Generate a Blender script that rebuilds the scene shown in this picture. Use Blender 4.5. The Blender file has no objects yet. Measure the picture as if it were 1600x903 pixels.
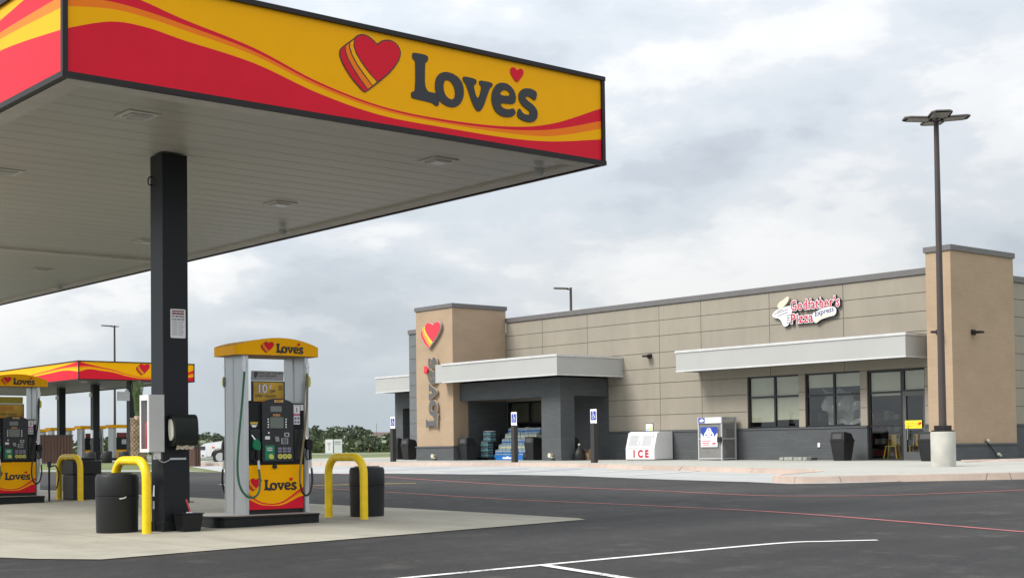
import bpy, bmesh, math, random
from mathutils import Vector, Matrix
from mathutils.geometry import tessellate_polygon
R = math.radians
random.seed(7)
scene = bpy.context.scene
col = scene.collection

# sky layout: where the noise of the clouds starts, and soft cloud masses (direction, width, height, strength)
SKYOFF1 = (6.3, 2.9, 1.4)
SKYOFF2 = (.5, 2.2, 5.1)
BLOBS = [(.7540, .6298, .1867, .149, .062, -.11), (.7099, .6851, .1634, .091, .036, -.06), (.7032, .6582, .2600, .070, .030, .07), (.8093, .5334, .2480, .072, .040, .085),
         (.8379, .4951, .2298, .036, .027, .06), (.5581, .8175, .1419, .060, .020, .10), (.4165, .9033, .1031, .055, .020, .10), (.4847, .8668, .1172, .04, .020, .09),
         (.7655, .6292, .1346, .065, .016, .08), (.7148, .6909, .1083, .045, .012, .06), (.5250, .8390, .0850, .06, .012, .07), (.6827, .6940, .2286, .06, .041, .05), (.7825, .5864, .2200, .12, .027, .05)]
# ------------------------------------------------------------------ camera
cam_d = bpy.data.cameras.new('camera'); cam = bpy.data.objects.new('camera', cam_d); col.objects.link(cam)
scene.camera = cam
F, PITCH, ROLL, HEAD, CX, CY = 2208.9, .0311, .0121, .6947, 784.1, 630.7
CAMZ = 1.2
fw = Vector((math.sin(HEAD)*math.cos(PITCH), math.cos(HEAD)*math.cos(PITCH), math.sin(PITCH)))
rt = Vector((math.cos(HEAD), -math.sin(HEAD), 0)); dn = fw.cross(rt)
RT = rt*math.cos(ROLL)+dn*math.sin(ROLL); DN = -rt*math.sin(ROLL)+dn*math.cos(ROLL)
m = Matrix((( RT.x, -DN.x, -fw.x, 0), (RT.y, -DN.y, -fw.y, 0), (RT.z, -DN.z, -fw.z, CAMZ), (0, 0, 0, 1)))
cam.matrix_world = m
cam_d.sensor_width = 36; cam_d.lens = F/1600*36
cam_d.shift_x = (800-CX)/1600; cam_d.shift_y = (CY-451.5)/1600
cam_d.clip_start = .1; cam_d.clip_end = 5000

# ------------------------------------------------------------------ world, sun, exposure
SUN_EL, SUN_AZ = 46, 286      # degrees; azimuth counted clockwise from +Y
w = bpy.data.worlds.new('World'); scene.world = w; w.use_nodes = True
nt = w.node_tree; nt.nodes.clear()
def N(t, **k):
    n = nt.nodes.new(t)
    for a, b in k.items(): setattr(n, a, b)
    return n
L = lambda a, b: nt.links.new(a, b)
out = N('ShaderNodeOutputWorld'); sky = N('ShaderNodeTexSky', sky_type='NISHITA', sun_disc=False)
sky.sun_elevation = R(SUN_EL); sky.sun_rotation = R(SUN_AZ); sky.air_density = 1; sky.dust_density = 3
bg1 = N('ShaderNodeBackground'); bg1.inputs[1].default_value = .12; L(sky.outputs[0], bg1.inputs[0])
tc = N('ShaderNodeTexCoord'); mp = N('ShaderNodeMapping'); L(tc.outputs['Generated'], mp.inputs[0])
mp.inputs['Scale'].default_value = (1, 1, 2.3); mp.inputs['Location'].default_value = (.0, .0, .0)
def noise(scale, detail, rough, off, dist=0):
    mm = N('ShaderNodeMapping'); L(mp.outputs[0], mm.inputs[0]); mm.inputs['Location'].default_value = off
    n = N('ShaderNodeTexNoise'); n.inputs['Scale'].default_value = scale; n.inputs['Detail'].default_value = detail
    n.inputs['Roughness'].default_value = rough; n.inputs['Distortion'].default_value = dist
    L(mm.outputs[0], n.inputs['Vector']); return n.outputs['Fac']
def mth(op, a, b=None, c=None, clamp=False):
    n = N('ShaderNodeMath', operation=op); n.use_clamp = clamp
    for i, v in enumerate((a, b, c)):
        if v is None: continue
        if isinstance(v, (int, float)): n.inputs[i].default_value = v
        else: L(v, n.inputs[i])
    return n.outputs[0]
def ramp(f, pts):
    r = N('ShaderNodeValToRGB'); L(f, r.inputs[0]); e = r.color_ramp.elements
    while len(e) < len(pts): e.new(.5)
    for k, (p, c) in enumerate(pts): e[k].position = p; e[k].color = (*c, 1)
    r.color_ramp.interpolation = 'EASE'
    return r.outputs[0]
sep = N('ShaderNodeSeparateXYZ'); L(tc.outputs['Generated'], sep.inputs[0])
wn = N('ShaderNodeTexNoise'); wn.inputs['Scale'].default_value = 7; wn.inputs['Detail'].default_value = 6; wn.inputs['Roughness'].default_value = .6; L(mp.outputs[0], wn.inputs['Vector'])
wsub = N('ShaderNodeVectorMath', operation='SUBTRACT'); L(wn.outputs['Color'], wsub.inputs[0]); wsub.inputs[1].default_value = (.5, .5, .5)
wsc = N('ShaderNodeVectorMath', operation='MULTIPLY'); L(wsub.outputs[0], wsc.inputs[0]); wsc.inputs[1].default_value = (.15, .15, .10)
wdir = N('ShaderNodeVectorMath', operation='ADD'); L(tc.outputs['Generated'], wdir.inputs[0]); L(wsc.outputs[0], wdir.inputs[1])
def blob(px, py, pz, rx, rz, k):     # soft cloud mass in a direction of the sky (unit vector), wide rx, high rz
    mm = N('ShaderNodeMapping'); L(wdir.outputs[0], mm.inputs[0])
    mm.vector_type = 'POINT'
    s = (1/rx, 1/rx, 1/rz)
    mm.inputs['Scale'].default_value = s; mm.inputs['Location'].default_value = (-px*s[0], -py*s[1], -pz*s[2])
    ln = N('ShaderNodeVectorMath', operation='LENGTH'); L(mm.outputs[0], ln.inputs[0])
    mr = N('ShaderNodeMapRange', interpolation_type='SMOOTHSTEP'); L(ln.outputs['Value'], mr.inputs[0])
    mr.inputs[1].default_value = 0; mr.inputs[2].default_value = 1; mr.inputs[3].default_value = k; mr.inputs[4].default_value = 0
    return mr.outputs[0]
big = noise(3.3, 6, .52, SKYOFF1, .0)
fine = noise(11, 8, .58, SKYOFF2, .0)
v = mth('ADD', mth('MULTIPLY', big, .76), mth('MULTIPLY', fine, .24))
v = mth('MULTIPLY_ADD', v, 1.15, -.06)
for b in BLOBS: v = mth('ADD', v, blob(*b))
cloud = ramp(v, [(.34, (.44, .475, .515)), (.42, (.515, .555, .60)), (.49, (.60, .64, .68)), (.53, (.65, .68, .71)), (.585, (.78, .785, .79)), (.66, (.86, .86, .855))])
hz = N('ShaderNodeMapRange'); L(sep.outputs[2], hz.inputs[0]); hz.inputs[1].default_value = 0; hz.inputs[2].default_value = .09
hz.inputs[3].default_value = .85; hz.inputs[4].default_value = 0
mx = N('ShaderNodeMix', data_type='RGBA'); L(hz.outputs[0], mx.inputs[0]); L(cloud, mx.inputs[6]); mx.inputs[7].default_value = (.56, .65, .71, 1)
# the overcast is brighter towards the veiled sun than on the opposite side
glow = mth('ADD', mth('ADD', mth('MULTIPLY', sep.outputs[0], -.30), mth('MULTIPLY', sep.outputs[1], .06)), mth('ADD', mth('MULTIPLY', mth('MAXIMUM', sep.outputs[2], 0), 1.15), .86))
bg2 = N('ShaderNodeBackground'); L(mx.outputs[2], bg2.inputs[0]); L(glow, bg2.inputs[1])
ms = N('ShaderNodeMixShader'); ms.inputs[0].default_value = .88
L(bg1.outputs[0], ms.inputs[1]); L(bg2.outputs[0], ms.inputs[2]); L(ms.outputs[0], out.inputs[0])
sd = bpy.data.lights.new('sun', 'SUN'); so = bpy.data.objects.new('sun', sd); col.objects.link(so)
sd.energy = 2.55; sd.angle = R(20); sd.color = (1, .95, .88)
sv = Vector((math.sin(R(SUN_AZ))*math.cos(R(SUN_EL)), math.cos(R(SUN_AZ))*math.cos(R(SUN_EL)), math.sin(R(SUN_EL))))
so.rotation_euler = sv.to_track_quat('Z', 'Y').to_euler()
scene.view_settings.view_transform = 'Standard'; scene.view_settings.look = 'None'
scene.view_settings.gamma = 1; scene.view_settings.exposure = .48; scene.view_settings.use_curve_mapping = False
scene.render.engine = 'CYCLES'
try: scene.cycles.max_bounces = 6
except Exception: pass

# ------------------------------------------------------------------ materials
MATS = {}
def mat(name, c, rough=.6, metal=0, var=.08, vs=3, bump=0, bs=60, spec=.5, coat=0, emit=0, stretch=(1, 1, 1)):
    if name in MATS: return MATS[name]
    M = bpy.data.materials.new(name); M.use_nodes = True; t = M.node_tree; p = t.nodes['Principled BSDF']
    p.inputs['Roughness'].default_value = rough; p.inputs['Metallic'].default_value = metal
    p.inputs['Specular IOR Level'].default_value = spec; p.inputs['Coat Weight'].default_value = coat
    p.inputs['Coat Roughness'].default_value = .08
    tcn = t.nodes.new('ShaderNodeTexCoord'); mpn = t.nodes.new('ShaderNodeMapping'); t.links.new(tcn.outputs['Object'], mpn.inputs[0])
    mpn.inputs['Scale'].default_value = stretch
    n = t.nodes.new('ShaderNodeTexNoise'); n.inputs['Scale'].default_value = vs; n.inputs['Detail'].default_value = 6
    t.links.new(mpn.outputs[0], n.inputs['Vector'])
    r = t.nodes.new('ShaderNodeMapRange'); t.links.new(n.outputs['Fac'], r.inputs[0])
    r.inputs[1].default_value = .3; r.inputs[2].default_value = .7; r.inputs[3].default_value = 1-var; r.inputs[4].default_value = 1+var
    mlt = t.nodes.new('ShaderNodeVectorMath'); mlt.operation = 'SCALE'; mlt.inputs[0].default_value = c
    t.links.new(r.outputs[0], mlt.inputs['Scale']); t.links.new(mlt.outputs[0], p.inputs['Base Color'])
    if bump:
        n2 = t.nodes.new('ShaderNodeTexNoise'); n2.inputs['Scale'].default_value = bs; n2.inputs['Detail'].default_value = 4
        t.links.new(tcn.outputs['Object'], n2.inputs['Vector'])
        b = t.nodes.new('ShaderNodeBump'); b.inputs['Strength'].default_value = bump; b.inputs['Distance'].default_value = .01
        t.links.new(n2.outputs['Fac'], b.inputs['Height']); t.links.new(b.outputs[0], p.inputs['Normal'])
    if emit:
        p.inputs['Emission Color'].default_value = (*c, 1); p.inputs['Emission Strength'].default_value = emit
    MATS[name] = M; return M

class NT:   # small node builder for the special materials
    def __init__(s, name):
        s.M = bpy.data.materials.new(name); s.M.use_nodes = True; s.t = s.M.node_tree; s.p = s.t.nodes['Principled BSDF']; MATS[name] = s.M
        s.tc = s.n('ShaderNodeTexCoord').outputs['Object']
    def n(s, ty, **k):
        x = s.t.nodes.new(ty)
        for a, b in k.items(): setattr(x, a, b)
        return x
    def l(s, a, b): s.t.links.new(a, b)
    def noise(s, scale, detail=5, rough=.5, stretch=None, vec=None):
        v_ = vec or s.tc
        if stretch:
            mm = s.n('ShaderNodeMapping'); s.l(v_, mm.inputs[0]); mm.inputs['Scale'].default_value = stretch; v_ = mm.outputs[0]
        x = s.n('ShaderNodeTexNoise'); s.l(v_, x.inputs['Vector']); x.inputs['Scale'].default_value = scale; x.inputs['Detail'].default_value = detail; x.inputs['Roughness'].default_value = rough
        return x.outputs['Fac']
    def ramp(s, f, pts):
        r = s.n('ShaderNodeValToRGB'); s.l(f, r.inputs[0]); e = r.color_ramp.elements
        while len(e) < len(pts): e.new(.5)
        for k, (p, c) in enumerate(pts): e[k].position = p; e[k].color = (*c, 1)
        return r.outputs[0]
    def mix(s, f, a, b, mode='MIX'):
        x = s.n('ShaderNodeMix', data_type='RGBA', blend_type=mode)
        for i, q in ((0, f), (6, a), (7, b)):
            if isinstance(q, (int, float)): x.inputs[i].default_value = q
            elif isinstance(q, tuple): x.inputs[i].default_value = (*q, 1)
            else: s.l(q, x.inputs[i])
        return x.outputs[2]
    def bump(s, h, st, dist=.01):
        b = s.n('ShaderNodeBump'); b.inputs['Strength'].default_value = st; b.inputs['Distance'].default_value = dist
        s.l(h, b.inputs['Height']); s.l(b.outputs[0], s.p.inputs['Normal'])

def brick_mat(name, c1, c2, mort, bw, bh, ms=.008, bumpst=.4, big=.1):
    s = NT(name); sx = s.n('ShaderNodeSeparateXYZ'); s.l(s.tc, sx.inputs[0])
    ad = s.n('ShaderNodeMath', operation='ADD'); s.l(sx.outputs[0], ad.inputs[0]); s.l(sx.outputs[1], ad.inputs[1])
    cb = s.n('ShaderNodeCombineXYZ'); s.l(ad.outputs[0], cb.inputs[0]); s.l(sx.outputs[2], cb.inputs[1])
    b = s.n('ShaderNodeTexBrick'); s.l(cb.outputs[0], b.inputs['Vector']); b.inputs['Scale'].default_value = 1
    b.inputs['Brick Width'].default_value = bw; b.inputs['Row Height'].default_value = bh; b.inputs['Mortar Size'].default_value = ms
    b.inputs['Mortar Smooth'].default_value = .3
    b.inputs['Color1'].default_value = (*c1, 1); b.inputs['Color2'].default_value = (*c2, 1); b.inputs['Mortar'].default_value = (*mort, 1)
    nz = s.noise(.9, 6, .6, (1, 1, 1.5)); f = s.ramp(nz, [(.3, (1-big,)*3), (.7, (1+big,)*3)])
    s.l(s.mix(1, b.outputs['Color'], f, 'MULTIPLY'), s.p.inputs['Base Color'])
    s.p.inputs['Roughness'].default_value = .85; s.p.inputs['Specular IOR Level'].default_value = .3
    s.bump(b.outputs['Fac'], -bumpst, .01) if False else s.bump(s.mix(.35, b.outputs['Color'], s.noise(50, 4)), bumpst, .008)
    return s.M
TAN = brick_mat('tan_brick', (.38, .283, .192), (.362, .269, .182), (.345, .256, .172), .30, .085, big=.07, bumpst=.3)
DARK = brick_mat('dark_brick', (.088, .095, .099), (.077, .083, .087), (.070, .076, .080), .40, .10, big=.05)

s = NT('asphalt'); g1 = s.noise(140, 3, .7); g2 = s.noise(.35, 6, .6); g3 = s.noise(.5, 5, .55, (.25, 1.6, 1)); g4 = s.noise(22, 4, .6)
base = s.ramp(g1, [(.36, (.007, .007, .0078)), (.5, (.022, .0215, .0222)), (.64, (.068, .0665, .0645))])
base = s.mix(1, base, s.ramp(g2, [(.3, (.80, .80, .80)), (.7, (1.22, 1.21, 1.2))]), 'MULTIPLY')
base = s.mix(1, base, s.ramp(g3, [(.35, (.72, .72, .73)), (.65, (1.25, 1.25, 1.24))]), 'MULTIPLY')
base = s.mix(1, base, s.ramp(g4, [(.3, (.78, .78, .78)), (.7, (1.18, 1.17, 1.15))]), 'MULTIPLY')
g5 = s.noise(1.6, 7, .65); base = s.mix(s.ramp(g5, [(.56, (0,)*3), (.66, (.35,)*3)]), base, (.085, .078, .068)); base = s.mix(s.ramp(s.noise(.8, 6, .7, (1.3, .5, 1)), [(.58, (0,)*3), (.66, (.55,)*3)]), base, (.022, .022, .023))
g6 = s.noise(8, 6, .7); base = s.mix(1, base, s.ramp(g6, [(.30, (.68,)*3), (.5, (1.0,)*3), (.70, (1.34, 1.33, 1.30))]), 'MULTIPLY')
for cx_, cy_, sc_, lo in ((4, 27, .55, .50), (30, 2, .38, .52)):     # faint rubber arcs left by turning tyres
    mm = s.n('ShaderNodeMapping'); s.l(s.tc, mm.inputs[0]); mm.inputs['Location'].default_value = (-cx_, -cy_, 0)
    wv = s.n('ShaderNodeTexWave', wave_type='RINGS', rings_direction='Z'); s.l(mm.outputs[0], wv.inputs['Vector']); wv.inputs['Scale'].default_value = sc_; wv.inputs['Distortion'].default_value = .6; wv.inputs['Detail'].default_value = 2; wv.inputs['Detail Scale'].default_value = .5
    mk = s.n('ShaderNodeMath', operation='MULTIPLY'); s.l(s.ramp(wv.outputs['Fac'], [(.62, (0,)*3), (.86, (.5,)*3)]), mk.inputs[0]); s.l(s.ramp(s.noise(.22, 3, .5), [(lo, (0,)*3), (lo+.14, (1,)*3)]), mk.inputs[1])
    base = s.mix(mk.outputs[0], base, (.014, .014, .015))
s.l(base, s.p.inputs['Base Color']); s.p.inputs['Roughness'].default_value = .82; s.p.inputs['Specular IOR Level'].default_value = .35
s.bump(g1, .8, .006); ASPH = s.M

def concrete_mat(name, c, joint=None, stain=.16, off=(0, 0)):
    s = NT(name); a = s.noise(.55, 8, .62, (1.8, .5, 1)); b = s.noise(3.5, 6, .6); f = s.noise(90, 3, .6)
    k = s.ramp(a, [(.3, (1-stain,)*3), (.7, (1+stain*.6,)*3)])
    x = s.mix(1, c, k, 'MULTIPLY'); x = s.mix(1, x, s.ramp(b, [(.3, (.93,)*3), (.7, (1.05,)*3)]), 'MULTIPLY')
    x = s.mix(1, x, s.ramp(f, [(.3, (.92,)*3), (.7, (1.06,)*3)]), 'MULTIPLY')
    if name == 'slab_concrete':
        x = s.mix(s.ramp(s.noise(.9, 7, .7, (1, .35, 1)), [(.50, (0,)*3), (.62, (.28,)*3)]), x, (.20, .19, .165)); x = s.mix(s.ramp(s.noise(1.7, 6, .75), [(.60, (0,)*3), (.70, (.45,)*3)]), x, (.13, .125, .115))
    if joint:
        mm = s.n('ShaderNodeMapping'); s.l(s.tc, mm.inputs[0]); mm.inputs['Location'].default_value = (off[0], off[1], 0)
        br = s.n('ShaderNodeTexBrick'); s.l(mm.outputs[0], br.inputs['Vector']); br.offset = 0; br.inputs['Scale'].default_value = 1
        br.inputs['Brick Width'].default_value = joint[0]; br.inputs['Row Height'].default_value = joint[1]; br.inputs['Mortar Size'].default_value = .008; br.inputs['Mortar Smooth'].default_value = .2
        x = s.mix(s.ramp(br.outputs['Fac'], [(0, (0,)*3), (1, (.75,)*3)]), x, (.09, .085, .08))
    s.l(x, s.p.inputs['Base Color']); s.p.inputs['Roughness'].default_value = .85; s.p.inputs['Specular IOR Level'].default_value = .3
    s.bump(f, .25, .004); return s.M
SLABM = concrete_mat('slab_concrete', (.375, .355, .29), (3.8, 3.6), .22, (.4, .8))
PADM = concrete_mat('parking_concrete', (.36, .37, .36), (4, 4), .12)
WALKM = concrete_mat('walk_concrete', (.36, .358, .325), (1.8, 3.0), .10)
CURBM = concrete_mat('curb_concrete', (.45, .36, .305), (2.7, 2.7), .22)

s = NT('grass'); a = s.noise(.25, 8, .65); b = s.noise(14, 4, .7)
x = s.ramp(a, [(.3, (.075, .105, .035)), (.55, (.12, .15, .05)), (.75, (.19, .17, .075))]); x = s.mix(1, x, s.ramp(b, [(.3, (.7,)*3), (.7, (1.25,)*3)]), 'MULTIPLY')
s.l(x, s.p.inputs['Base Color']); s.p.inputs['Roughness'].default_value = .95; s.bump(b, .6, .05); GRASS = s.M

SOFF = mat('soffit_white', (.52, .505, .46), .34, var=.05, vs=.5, stretch=(.4, 2, 1))

def glass_mat(name, tint, fres=1.5, rough=.02, wav=.0):
    M = bpy.data.materials.new(name); M.use_nodes = True; t = M.node_tree; t.nodes.clear()
    o = t.nodes.new('ShaderNodeOutputMaterial'); mxs = t.nodes.new('ShaderNodeMixShader'); lw = t.nodes.new('ShaderNodeLayerWeight'); pw = t.nodes.new('ShaderNodeMath'); pw.operation = 'POWER'; t.links.new(lw.outputs['Facing'], pw.inputs[0]); pw.inputs[1].default_value = 4
    fr = t.nodes.new('ShaderNodeMath'); fr.operation = 'MULTIPLY_ADD'; t.links.new(pw.outputs[0], fr.inputs[0]); fr.inputs[1].default_value = .9; fr.inputs[2].default_value = ((fres-1)/(fres+1))**2*2
    tr = t.nodes.new('ShaderNodeBsdfTransparent'); tr.inputs[0].default_value = (*tint, 1); gl = t.nodes.new('ShaderNodeBsdfGlossy'); gl.inputs['Roughness'].default_value = rough
    if wav:
        tcn = t.nodes.new('ShaderNodeTexCoord'); n = t.nodes.new('ShaderNodeTexNoise'); n.inputs['Scale'].default_value = 1.3; n.inputs['Detail'].default_value = 1
        t.links.new(tcn.outputs['Object'], n.inputs['Vector']); b = t.nodes.new('ShaderNodeBump'); b.inputs['Strength'].default_value = wav; b.inputs['Distance'].default_value = .05
        t.links.new(n.outputs['Fac'], b.inputs['Height']); t.links.new(b.outputs[0], gl.inputs['Normal'])
    t.links.new(fr.outputs[0], mxs.inputs[0]); t.links.new(tr.outputs[0], mxs.inputs[1]); t.links.new(gl.outputs[0], mxs.inputs[2]); t.links.new(mxs.outputs[0], o.inputs[0])
    return M
def worn_paint(name, c):
    s = NT(name); a = s.noise(28, 6, .75); b = s.noise(2.2, 5, .6)
    k = s.n('ShaderNodeMath', operation='ADD'); s.l(a, k.inputs[0]); s.l(b, k.inputs[1])
    x = s.mix(s.ramp(k.outputs[0], [(.0, (0,)*3), (.9, (0,)*3), (1.0, (0,)*3)]), c, c)
    h = s.n('ShaderNodeMapRange'); s.l(k.outputs[0], h.inputs[0]); h.inputs[1].default_value = 1.06; h.inputs[2].default_value = 1.22; h.inputs[3].default_value = 0; h.inputs[4].default_value = .85
    s.l(s.mix(h.outputs[0], c, (.06, .06, .062)), s.p.inputs['Base Color']); s.p.inputs['Roughness'].default_value = .75; return s.M
GLASS = glass_mat('window_glass', (.74, .77, .74), 1.55, .02, .25)
CLEAR = glass_mat('clear_plastic', (.88, .88, .89), 1.12, .05)

RED = mat('sign_red', (.74, .012, .034), .42, var=.02, spec=.15)
YEL = mat('sign_yellow', (.98, .46, .0), .42, var=.02, spec=.12)
ORG = mat('sign_orange', (.95, .22, .015), .42, var=.02, spec=.12)
INK = mat('letter_black', (.018, .020, .025), .4, var=.03)
OUTL = mat('heart_outline', (.10, .02, .01), .4)
TRIM = mat('bronze_trim', (.017, .013, .014), .45, var=.1, spec=.3)
COLM = mat('column_black', (.010, .012, .016), .38, var=.12, vs=1.2, bump=.05, bs=8, spec=.3)
CAPM = mat('parapet_cap', (.13, .125, .125), .5, var=.06)
s = NT('beige_panel'); a = s.noise(.7, 5, .6); b = s.noise(3.0, 6, .6, (1, 1, .12)); c_ = s.noise(60, 3)
x = s.mix(1, (.292, .266, .220), s.ramp(a, [(.3, (.93, .93, .92)), (.7, (1.06, 1.05, 1.04))]), 'MULTIPLY'); x = s.mix(1, x, s.ramp(b, [(.32, (.955, .955, .95)), (.6, (1.02,)*3)]), 'MULTIPLY')
s.l(x, s.p.inputs['Base Color']); s.p.inputs['Roughness'].default_value = .85; s.p.inputs['Specular IOR Level'].default_value = .3; s.bump(c_, .2, .004); PANEL = s.M
GROOVE = mat('panel_groove', (.16, .145, .115), .9)
FASC = mat('silver_fascia', (.415, .42, .405), .42, metal=.15, var=.04, vs=.7)
FASCG = mat('silver_fascia_lip', (.62, .62, .62), .35, metal=.3)
BFRAME = mat('black_frame', (.012, .012, .013), .35)
GFRAME = mat('grey_door_frame', (.075, .08, .08), .4)
ROOFM = mat('roof_grey', (.35, .35, .34), .8)
BLKP = mat('black_plastic', (.009, .010, .011), .42, var=.15, bump=.1, bs=150, spec=.3)
BINM = mat('bin_plastic', (.014, .015, .016), .5, var=.15, bump=.08, bs=120, spec=.35)
BOLY = mat('bollard_yellow', (.92, .62, .004), .38, var=.08, vs=9, bump=.08, bs=25)
STEEL = mat('brushed_steel', (.42, .44, .45), .34, metal=.75, var=.07, vs=4, stretch=(30, 30, .4))
STEELL = mat('steel_edge', (.62, .64, .65), .28, metal=.7, var=.04)
CHROME = mat('chrome', (.7, .7, .7), .18, metal=1)
WHITE = mat('white_paint', (.75, .75, .74), .45, var=.03)
WHITEP = mat('white_print', (.78, .78, .8), .5, var=.02)
GREY = mat('light_grey_metal', (.42, .43, .44), .45, var=.03)
POLEM = mat('bronze_pole', (.055, .042, .040), .45, var=.08)
IRED = mat('ice_red', (.45, .012, .04), .5)
BLUE = mat('ada_blue', (.02, .05, .33), .45)
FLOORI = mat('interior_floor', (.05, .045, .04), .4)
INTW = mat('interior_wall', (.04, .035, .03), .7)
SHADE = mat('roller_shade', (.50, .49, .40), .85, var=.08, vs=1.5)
YCH = mat('chair_yellow', (.55, .34, .01), .35)
WOODD = mat('fence_brown', (.095, .05, .035), .7, var=.2, vs=2, stretch=(6, 6, .3))
PAINTW = worn_paint('road_white', (.62, .62, .60))
PAINTR = worn_paint('road_red', (.36, .10, .10))
PAINTY = worn_paint('road_yellow', (.55, .40, .05))
SCREEN = mat('lcd_grey', (.13, .15, .13), .2, coat=.5)
DISP = mat('display_grey', (.19, .20, .20), .3)
GREEN = mat('nozzle_green', (.0, .17, .075), .4)
HOSEG = mat('green_hose', (.015, .12, .06), .5)
HOSEB = mat('black_hose', (.012, .011, .013), .45)
HOSET = mat('tan_hose', (.22, .16, .07), .5)
YLAB = mat('label_yellow', (.62, .58, .12), .5)
PURP = mat('label_lilac', (.22, .20, .28), .5)
PINK = mat('label_pink', (.55, .13, .25), .5)
PAPERC = mat('paper', (.62, .60, .52), .8)
CARDB = mat('cardboard', (.22, .15, .09), .85)
TREEL = [mat('leaf_dark', (.14, .17, .12), .8, var=.3, vs=.6), mat('leaf_mid', (.17, .20, .13), .8, var=.3, vs=.6), mat('leaf_light', (.18, .215, .11), .8, var=.3, vs=.6)]  # leaf tones made paler, with the distant haze put into their colour
BARK = mat('bark', (.10, .08, .06), .9)
PALMT = mat('palm_trunk_bark', (.30, .22, .15), .9, var=.35, vs=8, bump=.6, bs=20)
PALML = mat('palm_frond', (.09, .13, .045), .7, var=.3)
TAIL = mat('tail_lamp', (.45, .02, .03), .25)
RUB = mat('tyre_rubber', (.02, .02, .02), .8)
CARW = mat('car_white', (.72, .73, .74), .2, coat=.6)
CARG = mat('car_glass', (.02, .025, .03), .08)
HOUSEB = mat('house_brick', (.24, .16, .12), .85)
HROOF = mat('house_roof', (.13, .085, .075), .85)
WATT = mat('bottle_teal', (.06, .13, .15), .15, var=.35, vs=14, coat=.5)
WATB = mat('bottle_clear_blue', (.30, .40, .46), .15, var=.4, vs=18, coat=.5)
WLAB = mat('bottle_label_blue', (.02, .14, .45), .35)
WLABY = mat('bottle_label_cream', (.60, .58, .36), .4)

# ------------------------------------------------------------------ mesh helpers
class MB:
    def __init__(s): s.v = []; s.f = []; s.m = []
    def add(s, vs, fs, mi=0):
        b = len(s.v); s.v += [Vector(x) for x in vs]; s.f += [tuple(b+i for i in f) for f in fs]; s.m += [mi]*len(fs); return s
    def box(s, x0, x1, y0, y1, z0, z1, mi=0):
        return s.add([(x0,y0,z0),(x1,y0,z0),(x1,y1,z0),(x0,y1,z0),(x0,y0,z1),(x1,y0,z1),(x1,y1,z1),(x0,y1,z1)],
                     [(0,3,2,1),(4,5,6,7),(0,1,5,4),(1,2,6,5),(2,3,7,6),(3,0,4,7)], mi)
    def tube(s, pts, r, n=10, mi=0, cap=True):
        pts = [Vector(p) for p in pts]; rs = r if isinstance(r, (list, tuple)) else [r]*len(pts)
        b = len(s.v); up = None; k = len(pts)
        for i, p in enumerate(pts):
            d = ((pts[min(i+1, k-1)]-p).normalized()+(p-pts[max(i-1, 0)]).normalized())
            d = d.normalized() if d.length > 1e-6 else Vector((0, 0, 1))
            if up is None:
                up = Vector((0, 0, 1)) if abs(d.z) < .9 else Vector((1, 0, 0))
            a = (up-d*up.dot(d)).normalized(); c = d.cross(a); up = a
            for j in range(n):
                t = 2*math.pi*j/n; s.v.append(p+(a*math.cos(t)+c*math.sin(t))*rs[i])
        for i in range(k-1):
            for j in range(n):
                s.f.append((b+i*n+j, b+i*n+(j+1) % n, b+(i+1)*n+(j+1) % n, b+(i+1)*n+j)); s.m.append(mi)
        if cap:
            s.f.append(tuple(b+j for j in range(n))[::-1]); s.m.append(mi)
            s.f.append(tuple(b+(k-1)*n+j for j in range(n))); s.m.append(mi)
        return s
    def lathe(s, c, prof, n=24, mi=0):
        b = len(s.v)
        for r, z in prof:
            for j in range(n): t = 2*math.pi*j/n; s.v.append(Vector((c[0]+r*math.cos(t), c[1]+r*math.sin(t), c[2]+z)))
        for i in range(len(prof)-1):
            for j in range(n): s.f.append((b+i*n+j, b+i*n+(j+1) % n, b+(i+1)*n+(j+1) % n, b+(i+1)*n+j)); s.m.append(mi)
        s.f.append(tuple(b+j for j in range(n))[::-1]); s.m.append(mi)
        s.f.append(tuple(b+(len(prof)-1)*n+j for j in range(n))); s.m.append(mi); return s
    def prism(s, poly, z0, z1, mi=0):       # convex-ish XY polygon extruded in z
        n = len(poly); return s.add([(x, y, z0) for x, y in poly]+[(x, y, z1) for x, y in poly],
            [tuple(range(n))[::-1], tuple(range(n, 2*n))]+[(i, (i+1) % n, n+(i+1) % n, n+i) for i in range(n)], mi)
    def ext(s, mp_, outer, n0, n1, mi=0, hole=None, side=None):   # any outline in a plane map, extruded from n0 to n1
        rings = [outer]+([hole] if hole else [])
        flat = [p for r_ in rings for p in r_]
        tri = tessellate_polygon([[Vector((p[0], p[1], 0)) for p in r_] for r_ in rings])
        s.add([mp_(p[0], p[1], n1) for p in flat], [tuple(t) for t in tri], mi)
        if abs(n1-n0) > .1: s.add([mp_(p[0], p[1], n0) for p in flat], [tuple(t) for t in tri], mi)
        for r_ in rings:
            k = len(r_); s.add([mp_(p[0], p[1], n0) for p in r_]+[mp_(p[0], p[1], n1) for p in r_], [(i, (i+1) % k, k+(i+1) % k, k+i) for i in range(k)], mi if side is None else side)
        return s
    def xf(s, M): s.v = [M @ x for x in s.v]; return s

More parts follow.
